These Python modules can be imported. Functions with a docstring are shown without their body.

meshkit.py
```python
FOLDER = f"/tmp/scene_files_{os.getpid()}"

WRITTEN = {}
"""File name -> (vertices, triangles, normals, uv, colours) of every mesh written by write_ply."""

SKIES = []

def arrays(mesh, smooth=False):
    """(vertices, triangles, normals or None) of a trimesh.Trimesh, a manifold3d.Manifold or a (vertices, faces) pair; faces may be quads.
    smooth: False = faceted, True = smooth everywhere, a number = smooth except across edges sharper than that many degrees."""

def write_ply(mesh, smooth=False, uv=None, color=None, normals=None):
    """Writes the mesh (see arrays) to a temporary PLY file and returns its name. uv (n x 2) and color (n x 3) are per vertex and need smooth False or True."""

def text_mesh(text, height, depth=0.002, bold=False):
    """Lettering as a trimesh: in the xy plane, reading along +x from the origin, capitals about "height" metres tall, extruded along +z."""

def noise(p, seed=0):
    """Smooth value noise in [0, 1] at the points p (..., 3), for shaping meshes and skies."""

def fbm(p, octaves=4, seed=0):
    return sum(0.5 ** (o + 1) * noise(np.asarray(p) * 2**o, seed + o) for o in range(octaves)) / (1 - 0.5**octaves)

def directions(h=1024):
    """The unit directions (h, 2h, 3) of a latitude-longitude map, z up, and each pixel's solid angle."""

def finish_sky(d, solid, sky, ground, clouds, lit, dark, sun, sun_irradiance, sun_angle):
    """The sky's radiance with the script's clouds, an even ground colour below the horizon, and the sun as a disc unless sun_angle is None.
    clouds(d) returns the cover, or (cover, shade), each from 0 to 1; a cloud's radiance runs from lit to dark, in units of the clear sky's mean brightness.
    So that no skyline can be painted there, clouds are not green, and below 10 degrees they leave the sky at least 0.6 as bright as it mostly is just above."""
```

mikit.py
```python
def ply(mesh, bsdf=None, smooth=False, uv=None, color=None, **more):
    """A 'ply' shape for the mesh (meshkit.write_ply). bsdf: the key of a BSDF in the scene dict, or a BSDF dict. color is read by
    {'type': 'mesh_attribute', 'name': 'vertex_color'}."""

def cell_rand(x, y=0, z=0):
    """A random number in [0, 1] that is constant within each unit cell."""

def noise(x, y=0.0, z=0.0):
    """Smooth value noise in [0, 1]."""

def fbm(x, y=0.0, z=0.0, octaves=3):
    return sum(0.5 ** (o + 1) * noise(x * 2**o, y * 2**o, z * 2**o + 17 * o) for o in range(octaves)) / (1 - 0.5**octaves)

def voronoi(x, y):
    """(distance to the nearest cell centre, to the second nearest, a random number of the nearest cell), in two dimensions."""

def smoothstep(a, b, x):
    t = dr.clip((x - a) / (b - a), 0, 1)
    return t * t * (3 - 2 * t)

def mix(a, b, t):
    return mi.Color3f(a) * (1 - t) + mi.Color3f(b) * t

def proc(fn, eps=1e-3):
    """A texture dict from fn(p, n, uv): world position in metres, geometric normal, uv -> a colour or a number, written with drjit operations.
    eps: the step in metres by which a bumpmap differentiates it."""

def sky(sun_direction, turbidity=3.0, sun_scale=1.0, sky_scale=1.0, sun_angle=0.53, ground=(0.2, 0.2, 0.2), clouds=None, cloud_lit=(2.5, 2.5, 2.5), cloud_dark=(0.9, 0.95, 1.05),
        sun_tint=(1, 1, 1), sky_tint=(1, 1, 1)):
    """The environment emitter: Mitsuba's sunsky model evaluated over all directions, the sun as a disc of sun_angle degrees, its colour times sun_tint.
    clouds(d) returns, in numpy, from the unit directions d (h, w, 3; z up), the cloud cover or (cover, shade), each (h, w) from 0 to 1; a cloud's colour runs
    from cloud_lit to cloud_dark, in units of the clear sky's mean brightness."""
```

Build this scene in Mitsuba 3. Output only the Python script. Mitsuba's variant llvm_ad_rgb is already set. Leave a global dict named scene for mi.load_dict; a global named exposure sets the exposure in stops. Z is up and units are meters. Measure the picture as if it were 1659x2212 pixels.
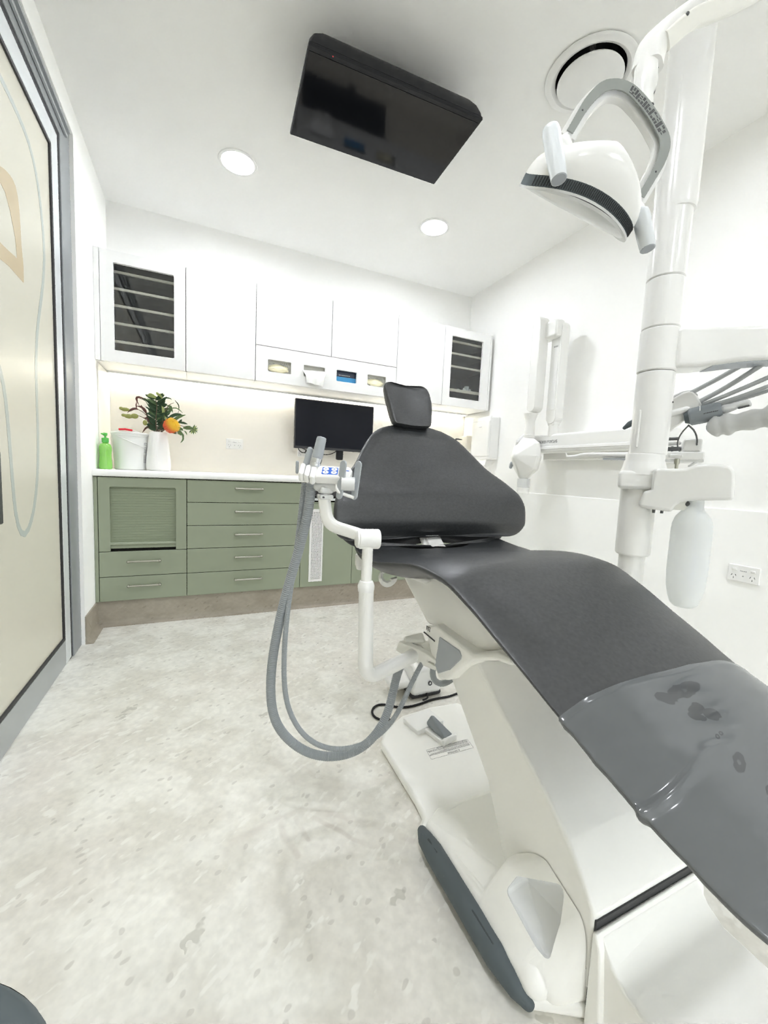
import math, random
import numpy as np, trimesh, mitsuba as mi, drjit as dr
import manifold3d as m3
import shapely.geometry as sg
from shapely import affinity
from scipy.interpolate import CubicSpline
import mikit, meshkit
from mikit import proc, noise, fbm, voronoi, smoothstep, mix, cell_rand

T = mi.ScalarTransform4f
rng = random.Random(7)

# ------------------------------------------------------------------ camera, light, exposure
exposure = 0.12
CAM = np.array([0.0, 0.0, 0.942])
FWD = np.array([0.4113, 0.9067, -0.0929]); UP = np.array([-0.0023, 0.1029, 0.9947])
scene = {
    'type': 'scene',
    'camera': {'type': 'perspective', 'fov_axis': 'x', 'fov': 2*math.degrees(math.atan(829.5/876.5)), 'near_clip': 0.02, 'far_clip': 50.0,
               'to_world': T().look_at(origin=CAM.tolist(), target=(CAM+FWD).tolist(), up=UP.tolist())},
}
LAMP = 152.0            # radiance of the ceiling downlights
SKY = 30.0  # brightness of the added sky that fills in through the added opening
STRIP = 9.0            # radiance of the strip light under the wall cupboards
def overcast(d):
    return 0.85+0.0*d[..., 0], 0.25+0.5*meshkit.fbm(d*3.0, 3)
scene['added_daylight'] = mikit.sky((0.35, 0.70, 0.62), turbidity=3.0, sun_scale=0.0, sky_scale=SKY, clouds=overcast, cloud_lit=(1.35, 1.33, 1.28), cloud_dark=(1.0, 1.0, 1.0), ground=(0.35, 0.35, 0.33), sky_tint=(1.05, 1.0, 0.9))
DOWNLIGHTS = [(0.175, 2.456), (1.376, 2.444), (0.175, 0.72), (1.376, 0.72), (0.175, -0.95), (1.376, -0.95)]

labels = {}
# ------------------------------------------------------------------ materials
def C(r, g, b):           # sRGB 0..255 -> linear
    return [(c/255/12.92 if c <= 10 else ((c/255+0.055)/1.055)**2.4) for c in (r, g, b)]
def rgb(c): return {'type': 'rgb', 'value': list(c)}
def mat(name, color, rough=0.5, spec=0.5, metal=0.0, clear=0.0, cgloss=0.9, bump=None, **more):
    col = color if isinstance(color, dict) else rgb(color)
    b = {'type': 'principled', 'base_color': col, 'roughness': rough, 'specular': spec, 'metallic': metal, **more}
    if clear: b.update(clearcoat=clear, clearcoat_gloss=cgloss)
    if bump: b = {'type': 'bumpmap', 'arbitrary': bump[0], 'scale': bump[1], 'bsdf': b}
    scene[name] = {'type': 'twosided', 'bsdf': b}
    return name

SCUFFS = [  # curved dirt marks on the floor beside the chair base
    ([(0.214, 1.268), (0.254, 1.156), (0.326, 1.098), (0.416, 1.064), (0.521, 1.059), (0.602, 1.098)], 0.020), ([(0.282, 1.219), (0.325, 1.149), (0.383, 1.096)], 0.013),
    ([(0.072, 1.001), (0.154, 1.019), (0.243, 1.037), (0.337, 0.995), (0.418, 0.92), (0.496, 0.84)], 0.017), ([(0.243, 1.037), (0.296, 0.987), (0.352, 0.919), (0.393, 0.86)], 0.011),
    ([(0.198, 1.033), (0.201, 0.979), (0.215, 0.904)], 0.013), ([(0.239, 1.017), (0.255, 0.935)], 0.010)]
def floor_color(p, n, uv):
    x, y, z = p.x, p.y, p.z
    a = x*0.82 + y*0.57 + z*0.3
    b = -x*0.57 + y*0.82 + z
    big = fbm(x*2.2+3, y*2.2, z*2.2, 3)
    mid = fbm(x*11, y*11, z*11+5, 4)
    fine = fbm(x*70, y*70, z*70, 3)
    base = mix((0.60, 0.582, 0.525), (0.70, 0.688, 0.635), smoothstep(0.3, 0.7, mid))
    base = mix(base, (0.64, 0.605, 0.56), smoothstep(0.45, 0.75, big)*0.6)
    base = base*(0.90 + 0.20*fine)
    light = smoothstep(0.66, 0.8, fbm(a*26, b*60, z*30+9, 3))
    base = mix(base, (0.76, 0.75, 0.70), light*0.6)
    wx = (noise(x*60, y*60, 3)-0.5)*0.35; wy = (noise(x*60, y*60, 8)-0.5)*0.35
    d1, d2, r = voronoi(a*9+wx, b*17+wy)
    fleck = smoothstep(0.30, 0.20, d1 + 0.22*(noise(a*120, b*120, 2)-0.5) + 0.16*r*5.0*cell_rand(dr.floor(r*991)))*dr.select(r > 0.80, 1.0, 0.0)
    base = mix(base, (0.40, 0.39, 0.34), fleck*0.60)
    e1, e2, q = voronoi(a*34+wx, b*52+wy)
    small = smoothstep(0.34, 0.2, e1)*dr.select(q > 0.92, 1.0, 0.0)
    base = mix(base, (0.38, 0.36, 0.32), small*0.4)
    # scuffed dirt on the floor beside the chair base
    arc = mi.Float(0)
    wx2, wy2 = x+0.012*(noise(x*22, y*22, 4)-0.5), y+0.012*(noise(x*22, y*22, 9)-0.5)
    for line, wd in SCUFFS:
        for (x0, y0), (x1, y1) in zip(line[:-1], line[1:]):
            dx, dy = x1-x0, y1-y0
            t = dr.clip(((wx2-x0)*dx+(wy2-y0)*dy)/(dx*dx+dy*dy), 0, 1)
            d = dr.sqrt(dr.square(wx2-x0-t*dx)+dr.square(wy2-y0-t*dy))
            arc = dr.maximum(arc, smoothstep(wd, wd*0.25, d))
    arc = arc*(0.35+0.65*smoothstep(0.35, 0.6, fbm(x*9+2, y*9, 1, 3)))
    base = mix(base, (0.45, 0.41, 0.37), dr.clip(arc, 0, 1)*0.45)
    return base
def skirt_shaded_color(p, n, uv):
    return floor_color(p, n, uv)*mi.Color3f(0.50, 0.46, 0.41)  # floor vinyl darkened: shade on the upright faces put into the colour
mat('m_floor', proc(floor_color), 0.42, 0.4)
mat('m_skirt_shaded', proc(skirt_shaded_color), 0.5, 0.35)
mat('m_wall', (0.87, 0.87, 0.855), 0.75, 0.25)
mat('m_ceiling', (0.86, 0.86, 0.845), 0.9, 0.1)
mat('m_white_cab', (0.80, 0.80, 0.79), 0.38, 0.4)
mat('m_green', (0.268, 0.302, 0.220), 0.42, 0.4)
mat('m_green_dark', (0.232, 0.268, 0.185), 0.45, 0.4)
mat('m_gap', (0.03, 0.032, 0.025), 0.7)
mat('m_seam', (0.16, 0.16, 0.155), 0.8, 0.1)
mat('m_bench', (0.85, 0.85, 0.83), 0.22, 0.5)
mat('m_splash', (0.86, 0.83, 0.765), 0.25, 0.5)
mat('m_cream', (0.80, 0.77, 0.69), 0.45)
mat('m_dark_inside', (0.055, 0.055, 0.052), 0.6)
mat('m_shelf_edge', (0.80, 0.73, 0.62), 0.5)
mat('m_alu', C(176, 180, 182), 0.35, 0.5, metal=0.55)
mat('m_alu_light', C(222, 226, 228), 0.35, 0.5, metal=0.3)
mat('m_alu_grey', C(146, 150, 152), 0.4, 0.5, metal=0.3)
mat('m_seal', (0.015, 0.016, 0.018), 0.5)
mat('m_frost', C(206, 203, 189), 0.32, 0.22)
mat('m_film_line', C(176, 182, 176), 0.35)
mat('m_film_tan', C(188, 172, 142), 0.35)
mat('m_nickel', C(172, 172, 160), 0.28, 0.5, metal=0.85)
mat('m_chrome', C(210, 212, 214), 0.15, 0.5, metal=1.0)
mat('m_steel_dark', C(90, 92, 92), 0.35, 0.5, metal=0.6)
mat('m_white_gloss', (0.77, 0.77, 0.755), 0.2, 0.5)
mat('m_white_paint', (0.76, 0.757, 0.735), 0.32, 0.45)
mat('m_white_chair', (0.86, 0.855, 0.82), 0.3, 0.4)
mat('m_offwhite', (0.76, 0.755, 0.71), 0.4, 0.4)
mat('m_white_plastic', (0.80, 0.80, 0.79), 0.35)
mat('m_lightgrey', (0.62, 0.63, 0.63), 0.35)
mat('m_plastic_grey', C(158, 163, 168), 0.4)
mat('m_grey', C(120, 126, 130), 0.45)
mat('m_hose', C(136, 141, 144), 0.42)
mat('m_hose_light', C(196, 198, 198), 0.42)
mat('m_hose_mid', C(166, 169, 170), 0.42)
mat('m_bumper', C(78, 86, 89), 0.6, 0.3)
mat('m_bumper_dark', C(58, 64, 66), 0.6, 0.3)
def leather(p, n, uv):
    return mix((0.016, 0.018, 0.0195), (0.024, 0.026, 0.028), fbm(p.x*180, p.y*180, p.z*180, 2))
mat('m_leather', proc(leather), 0.36, 0.75)
STAINS = [(0.752, 0.387, 0.056, 0.013, 0.06), (0.70, 0.384, 0.022, 0.013, -0.2), (0.738, 0.358, 0.020, 0.010, 0.2), (0.752, 0.344, 0.020, 0.011, 0.1), (0.722, 0.347, 0.016, 0.007, -0.3), (0.715, 0.316, 0.006, 0.003, 0.4), (0.728, 0.318, 0.006, 0.003, 0.2), (0.703, 0.282, 0.026, 0.008, 0.35), (0.70, 0.243, 0.014, 0.006, 0.2)]
def vinyl_cov(p, n, uv):
    # clear vinyl over black upholstery: milky where it stands off, dark where it clings to the upholstery
    v = fbm(p.x*9+4, p.y*16, p.z*9, 3)
    w = (noise(p.x*42, p.y*42, 5)-0.5)*0.9 + (noise(p.x*120, p.y*120, 7)-0.5)*0.5
    patch = mi.Float(0)
    for cx, cy, rx, ry, t in STAINS:      # where the vinyl clings to the upholstery
        c, s = math.cos(t), math.sin(t)
        a = ((p.x-cx)*c+(p.y-cy)*s)/rx; b = (-(p.x-cx)*s+(p.y-cy)*c)/ry
        q = dr.sqrt(a*a+b*b)+w*0.55
        patch = dr.maximum(patch, smoothstep(1.0, 0.9, q)*(1-0.75*smoothstep(0.42, 0.3, q)*smoothstep(0.5, 0.7, noise(p.x*60+cx*9, p.y*60, 2))))
    return mix(mix((0.060, 0.066, 0.070), (0.085, 0.092, 0.096), v), (0.03, 0.033, 0.036), patch)
mat('m_vinyl', proc(vinyl_cov), 0.12, 0.75, clear=0.6)
mat('m_black', (0.006, 0.0065, 0.008), 0.4, 0.25)
mat('m_black_soft', (0.02, 0.021, 0.024), 0.5)
mat('m_screen', (0.006, 0.007, 0.012), 0.14, 0.16)
mat('m_tv_glass', (0.005, 0.0055, 0.007), 0.06, 0.22)
mat('m_red', C(200, 30, 45), 0.4)
mat('m_print', (0.05, 0.05, 0.055), 0.6)
mat('m_print_grey', (0.25, 0.25, 0.26), 0.6)
mat('m_paper', (0.82, 0.82, 0.80), 0.8, 0.1)
mat('m_label', (0.80, 0.80, 0.78), 0.5)
mat('m_vase', (0.80, 0.795, 0.78), 0.6, 0.2)
mat('m_green_liquid', C(124, 190, 78), 0.08, 0.7, clear=1.0)
mat('m_green_cap', C(80, 172, 72), 0.3)
mat('m_bucket', (0.80, 0.81, 0.79), 0.35)
mat('m_glove', C(238, 232, 200), 0.7)
mat('m_card', C(205, 205, 198), 0.6)
mat('m_blue', C(60, 156, 212), 0.3)
mat('m_navy', C(34, 44, 64), 0.35)
mat('m_pad_blue', C(40, 92, 190), 0.4)
mat('m_steriliser', (0.02, 0.02, 0.022), 0.3)
mat('m_tray_paper', C(150, 150, 146), 0.6)
scene['m_clear'] = {'type': 'thindielectric', 'int_ior': 1.5}
scene['m_tint_glass'] = {'type': 'thindielectric', 'int_ior': 1.5, 'specular_transmittance': rgb((0.84, 0.86, 0.86))}
scene['m_frost_bottle'] = {'type': 'principledthin', 'base_color': rgb((0.90, 0.915, 0.905)), 'roughness': 0.45, 'diff_trans': 0.9, 'spec_trans': 0.12, 'eta': 1.4}
scene['m_sleeve_clear'] = {'type': 'principledthin', 'base_color': rgb((0.86, 0.86, 0.84)), 'roughness': 0.3, 'diff_trans': 0.9, 'spec_trans': 0.25, 'eta': 1.4}
def leafmat(name, c, t=0.5):
    scene[name] = {'type': 'principledthin', 'base_color': rgb(c), 'roughness': 0.45, 'diff_trans': t, 'eta': 1.4}
leafmat('m_leaf_dark', C(58, 76, 58)); leafmat('m_leaf_mid', C(88, 108, 76)); leafmat('m_leaf_pale', C(150, 162, 110), 0.8)
leafmat('m_leaf_red', C(92, 66, 62)); leafmat('m_bud', C(160, 162, 104), 0.6)
mat('m_stem', C(92, 76, 60), 0.6)
def protea_color(p, n, uv):
    return mix((0.72, 0.13, 0.06), (0.82, 0.60, 0.06), smoothstep(0.42, 0.80, uv.x))
mat('m_protea', proc(protea_color), 0.6)

# ------------------------------------------------------------------ mesh helpers
def cat(*ms):
    out = []
    for m in ms: out.extend(m if isinstance(m, (list, tuple)) else [m])
    return trimesh.util.concatenate(out)
def tm(man):
    m = man.to_mesh()
    return trimesh.Trimesh(np.asarray(m.vert_properties)[:, :3], np.asarray(m.tri_verts), process=False)
def frame(mesh, o, X, Y, Z):
    M = np.eye(4); M[:3, 0] = X; M[:3, 1] = Y; M[:3, 2] = Z; M[:3, 3] = o
    m = mesh.copy(); m.apply_transform(M); return m
def move(mesh, *o):
    m = mesh.copy(); m.apply_translation(o); return m
def rot(mesh, deg, axis, point=(0, 0, 0)):
    m = mesh.copy(); m.apply_transform(trimesh.transformations.rotation_matrix(math.radians(deg), axis, point)); return m
def box(x0, x1, y0, y1, z0, z1, c=0.0):
    """box with its edges chamfered by c"""
    if c <= 0:
        m = trimesh.creation.box((x1-x0, y1-y0, z1-z0)); m.apply_translation(((x0+x1)/2, (y0+y1)/2, (z0+z1)/2)); return m
    pts = []
    for sx in (0, 1):
        for sy in (0, 1):
            for sz in (0, 1):
                p = np.array([(x0, x1)[sx], (y0, y1)[sy], (z0, z1)[sz]]); s = np.array([1-2*sx, 1-2*sy, 1-2*sz])*c
                for k in range(3):
                    q = p + s; q[k] = p[k]; pts.append(q)
    return tm(m3.Manifold.hull_points(np.array(pts)))
def rbox(x0, x1, y0, y1, z0, z1, r=0.01, seg=16):
    s = m3.Manifold.sphere(r, seg)
    return tm(m3.Manifold.batch_hull([s.translate((x, y, z)) for x in (x0+r, x1-r) for y in (y0+r, y1-r) for z in (z0+r, z1-r)]))
def hull_spheres(list_pr, seg=16):
    return tm(m3.Manifold.batch_hull([m3.Manifold.sphere(r, seg).translate(tuple(map(float, p))) for p, r in list_pr]))
def spl(pts, n=40):
    pts = np.array(pts, float)
    t = np.r_[0, np.cumsum(np.linalg.norm(np.diff(pts, axis=0), axis=1)**0.6)]
    return CubicSpline(t, pts, bc_type='natural')(np.linspace(0, t[-1], n))
def fillet(pts, r, n=6):
    """polyline with its corners rounded"""
    pts = [np.array(p, float) for p in pts]; out = [pts[0]]
    for a, b, c in zip(pts[:-2], pts[1:-1], pts[2:]):
        u = (a-b); v = (c-b); k = min(r, np.linalg.norm(u)*0.49, np.linalg.norm(v)*0.49)
        p, q = b+u/np.linalg.norm(u)*k, b+v/np.linalg.norm(v)*k
        for t in np.linspace(0, 1, n): out.append((1-t)**2*p+2*t*(1-t)*b+t*t*q)
    out.append(pts[-1]); return np.array(out)
def rings_mesh(rings, caps=True, closed=True):
    R = np.array(rings); k, n = R.shape[:2]
    v = R.reshape(-1, 3); f = []
    m = n if closed else n-1
    for i in range(k-1):
        for j in range(m):
            a, b, c, d = i*n+j, i*n+(j+1) % n, (i+1)*n+(j+1) % n, (i+1)*n+j
            f += [(a, b, c), (a, c, d)]
    if caps and closed:
        v = np.vstack([v, R[0].mean(0), R[-1].mean(0)]); a, b = k*n, k*n+1
        for j in range(n):
            f.append((a, (j+1) % n, j)); f.append((b, (k-1)*n+j, (k-1)*n+(j+1) % n))
    m = trimesh.Trimesh(v, np.array(f), process=False)
    if m.is_watertight and m.volume < 0: m.invert()
    return m
def tube(path, r, n=16, section=None, up=None):
    """round tube (or section of 2-D points) along a path; r a number or one per point"""
    P = np.array(path, float); r = np.broadcast_to(np.asarray(r, float), (len(P),))
    t = np.gradient(P, axis=0); t /= np.linalg.norm(t, axis=1, keepdims=True)
    ref = np.array(up if up is not None else ((0, 0, 1) if abs(t[0, 2]) < 0.9 else (1, 0, 0)), float)
    a = np.arange(n)*2*math.pi/n
    sec = np.stack([np.cos(a), np.sin(a)], 1) if section is None else np.array(section, float)
    rings = []
    x = np.cross(ref, t[0]); x /= np.linalg.norm(x)
    for i in range(len(P)):
        if up is not None: x = np.cross(ref, t[i])
        x = x-t[i]*(x@t[i]); x /= np.linalg.norm(x); y = np.cross(t[i], x)
        rings.append(P[i]+r[i]*(sec[:, :1]*x+sec[:, 1:]*y))
    return rings_mesh(rings)
def cyl(a, b, r, n=24, r2=None):
    return tube([a, b], [r, r if r2 is None else r2], n)
def lathe(profile, center=(0, 0, 0), n=40, X=(1, 0, 0), Y=(0, 1, 0), Z=(0, 0, 1), ring=False):
    a = np.arange(n)*2*math.pi/n
    rings = [np.stack([max(r, 1e-4)*np.cos(a), max(r, 1e-4)*np.sin(a), np.full(n, z)], 1) for r, z in profile]
    m = rings_mesh(rings+rings[:1], caps=False) if ring else rings_mesh(rings)
    if ring:
        m.merge_vertices()
        if m.volume < 0: m.invert()
    return frame(m, center, X, Y, Z)
def zlathe(profile, a, axis, n=32):
    Z = np.array(axis, float); Z /= np.linalg.norm(Z)
    X = np.cross(Z, (0.31, 0.77, 0.2)); X /= np.linalg.norm(X); Y = np.cross(Z, X)
    return lathe(profile, a, n, X, Y, Z)
def ext(poly, d, bevel=0.0, seg=8):
    """polygon (points or shapely) extruded from z=0 to z=d, its edges rounded by bevel"""
    if not hasattr(poly, 'exterior'): poly = sg.Polygon(poly)
    if bevel <= 0: return trimesh.creation.extrude_polygon(poly, d, engine='earcut')
    q = poly.buffer(-bevel, join_style=2)
    if q.geom_type != 'Polygon': q = max(q.geoms, key=lambda g: g.area)
    q = q.simplify(1e-5)
    core = m3.Manifold.extrude(m3.CrossSection([np.array(q.exterior.coords)[:-1]] + [np.array(h.coords)[:-1] for h in q.interiors], m3.FillRule.EvenOdd), d-2*bevel)
    return tm(core.translate((0, 0, bevel)).minkowski_sum(m3.Manifold.sphere(bevel, seg)))
def rrect(x0, x1, y0, y1, r): return sg.box(x0+r, y0+r, x1-r, y1-r).buffer(r, quad_segs=5)
def round_poly(pts, r): return sg.Polygon(pts).buffer(-r).buffer(2*r, quad_segs=5).buffer(-r, quad_segs=5)
def diff(a, *bs):
    A = m3.Manifold(m3.Mesh(np.array(a.vertices, np.float32), np.array(a.faces, np.uint32)))
    for b in bs: A = A - m3.Manifold(m3.Mesh(np.array(b.vertices, np.float32), np.array(b.faces, np.uint32)))
    return tm(A)
def superellipse(w, h, n=32, e=3.0):
    a = np.arange(n)*2*math.pi/n
    c, s = np.cos(a), np.sin(a)
    return np.stack([w*np.sign(c)*np.abs(c)**(2/e), h*np.sign(s)*np.abs(s)**(2/e)], 1)

# planes that meshes drawn in (u, v) are set into
def on_y(m, y):   # (u, v, w) -> x = u, z = v, w towards the camera (-y)
    return frame(m, (0, y, 0), (1, 0, 0), (0, 0, 1), (0, -1, 0))
def on_x(m, x):   # (u, v, w) -> y = u, z = v, w towards +x
    return frame(m, (x, 0, 0), (0, 1, 0), (0, 0, 1), (1, 0, 0))

# ------------------------------------------------------------------ objects
used = {}
def numbered(k):
    i = used.get(k, -1)+1; used[k] = i
    return k if i == 0 else f'{k}_{i:03d}'
def thing(name, label, category, group=None):
    k = numbered(name); labels[k] = {'label': label, 'category': category}
    if group: labels[k]['group'] = group
    return k
def part(parent, name, mesh, m, smooth=35, label=None, to_world=None, uv=None, **more):
    k = numbered(f'{parent}__{name}')
    d = mesh if isinstance(mesh, dict) else mikit.ply(mesh, m, smooth=smooth, uv=uv, **more)
    scene[k] = dict(d) if to_world is None else {**d, 'to_world': to_world}
    if label: labels[k] = {'label': label}
    return k
def single(name, label, category, mesh, m, smooth=35, group=None, **more):
    k = thing(name, label, category, group); scene[k] = mikit.ply(mesh, m, smooth=smooth, **more); return k
def struct(name, mesh, m, smooth=False, **more):
    k = numbered(name); scene[k] = mikit.ply(mesh, m, smooth=smooth, **more); labels[k] = {'kind': 'structure'}; return k
def struct_group(name):
    k = numbered(name); labels[k] = {'kind': 'structure'}; return k

# ------------------------------------------------------------------ the room
XL, XR, YW, YN, ZC = -0.5406, 2.2045, 3.169, -1.5, 2.549
YF, YU = 2.687, 2.795
struct('floor', box(XL-0.12, XR+0.1, YN-0.1, YW+0.1, -0.08, 0.0), 'm_floor')
hole = sg.box(XL-0.12, YN-0.1, XR+0.1, YW+0.1)
for x, y in DOWNLIGHTS: hole = hole.difference(sg.Point(x, y).buffer(0.086, quad_segs=10))
VENT = (1.40, 1.30)
hole = hole.difference(sg.Point(*VENT).buffer(0.128, quad_segs=16))
struct('ceiling', move(ext(hole, 0.12), 0, 0, ZC), 'm_ceiling')
struct('wall_back', box(XL-0.12, XR+0.1, YW, YW+0.1, 0, ZC), 'm_wall')
struct('wall_right', cat(box(XR, XR+0.1, YN, YW, 0, ZC), box(XR-0.018, XR, YN, 2.66, 0, 0.855, 0.004)), 'm_wall')
WX0, WX1, WZ0, WZ1 = -0.30, 2.05, 0.04, 1.20        # unglazed low opening added behind the viewer to light the chair
struct('wall_front', frame(ext(sg.box(XL-0.12, 0, XR+0.1, ZC).difference(sg.box(WX0, WZ0, WX1, WZ1)), 0.1), (0, YN, 0), (1, 0, 0), (0, 0, 1), (0, -1, 0)), 'm_wall')
win = struct_group('added_window_1')  # frame of the added opening, unseen from the camera
wf = sg.box(WX0, WZ0, WX1, WZ1).difference(sg.box(WX0+0.05, WZ0+0.05, (WX0+WX1)/2-0.025, WZ1-0.05)).difference(sg.box((WX0+WX1)/2+0.025, WZ0+0.05, WX1-0.05, WZ1-0.05))
part(win, 'frame', frame(ext(wf, 0.05), (0, YN-0.03, 0), (1, 0, 0), (0, 0, 1), (0, -1, 0)), 'm_alu_light', False)
DJ = 2.455                    # where the door jamb ends and the plain wall begins
struct('wall_left', cat(box(XL-0.12, XL, DJ, YW, 0, ZC), box(XL-0.12, XL, YN, DJ, 2.432, ZC)), 'm_wall')

def coved(x_or_y, a, b, h, axis, sign):
    """coved vinyl skirting: an upright that sweeps out onto the floor"""
    prof = [(0, h), (0.006, h-0.002)] + [(0.006+0.028*(1-math.cos(t)), 0.034-0.032*math.sin(t)) for t in np.linspace(0, math.pi/2, 7)] + [(0.036, 0.0), (0, 0)]
    m = trimesh.creation.extrude_polygon(sg.Polygon(prof), b-a, engine='earcut')
    if axis == 'y': return frame(m, (x_or_y, a, 0), (sign, 0, 0), (0, 0, 1), (0, 1, 0))
    return frame(m, (a, x_or_y, 0), (0, sign, 0), (0, 0, 1), (1, 0, 0))
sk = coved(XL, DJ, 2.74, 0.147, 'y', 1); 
struct('baseboard_left', sk, 'm_skirt_shaded', smooth=40)
struct('baseboard_back', cat(coved(YF+0.03, XL+0.006, XR-0.018, 0.148, 'x', -1), box(XL+0.006, XR-0.018, YF+0.03, YF+0.05, 0, 0.148)), 'm_skirt_shaded', smooth=40)

# sliding door in the left wall
door = struct_group('door_1')
part(door, 'jamb', cat(box(XL-0.06, XL-0.016, 2.318, DJ, 0, 2.432, 0.002), box(XL-0.06, XL-0.016, YN, 2.318, 2.335, 2.432, 0.002)), 'm_alu_grey', False)
part(door, 'track', cat(box(XL-0.014, XL-0.006, YN, DJ-0.06, 2.372, 2.384), box(XL-0.016, XL-0.006, YN, DJ-0.02, 2.418, 2.432)), 'm_alu', False)
part(door, 'seal', cat(box(XL-0.052, XL-0.022, 2.284, 2.319, 0.004, 2.336), box(XL-0.052, XL-0.022, YN, 2.319, 2.306, 2.336)), 'm_seal', False)
part(door, 'stile', box(XL-0.05, XL-0.018, 2.206, 2.286, 0.012, 2.307, 0.003), 'm_alu_light', False)
part(door, 'top_rail', box(XL-0.05, XL-0.018, YN, 2.206, 2.222, 2.307, 0.003), 'm_alu_light', False)
part(door, 'bottom_rail', box(XL-0.05, XL-0.018, YN, 2.206, 0.012, 0.128, 0.003), 'm_alu', False)
part(door, 'glazing_bead', cat(box(XL-0.034, XL-0.019, 2.192, 2.207, 0.128, 2.222), box(XL-0.034, XL-0.019, YN, 2.207, 2.210, 2.223), box(XL-0.034, XL-0.019, YN, 2.207, 0.127, 0.14)), 'm_seal', False)
part(door, 'frosted_pane', box(XL-0.036, XL-0.026, YN, 2.194, 0.138, 2.212), 'm_frost', False)
XP = XL-0.0258                # the room side of the pane
def flat_strip(pts, w):
    pts = spl(pts, 60); t = np.gradient(pts, axis=0); t /= np.linalg.norm(t, axis=1, keepdims=True); n = np.stack([-t[:, 1], t[:, 0]], 1)
    w = np.broadcast_to(w, (len(pts),))[:, None]
    return sg.Polygon(np.vstack([pts+n*w/2, (pts-n*w/2)[::-1]])).buffer(0)
def film(poly, d=0.0006):
    return cat([on_x(ext(g, d), XP) for g in getattr(poly, 'geoms', [poly]) if g.area > 1e-6])
part(door, 'swirl_film', film(flat_strip([(1.30, 2.10), (1.60, 2.10), (1.77, 2.105), (1.88, 2.095), (1.979, 2.067), (2.053, 1.987), (2.091, 1.875), (2.106, 1.763), (2.076, 1.612), (2.011, 1.452), (1.978, 1.308), (1.971, 1.136), (1.964, 0.962), (1.919, 0.788), (1.846, 0.690), (1.794, 0.676), (1.751, 0.722), (1.726, 0.849), (1.712, 0.999), (1.692, 1.143), (1.655, 1.225), (1.56, 1.30), (1.40, 1.33)], 0.023)), 'm_film_line', False, label='pale curving line in the frosted film')
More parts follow.
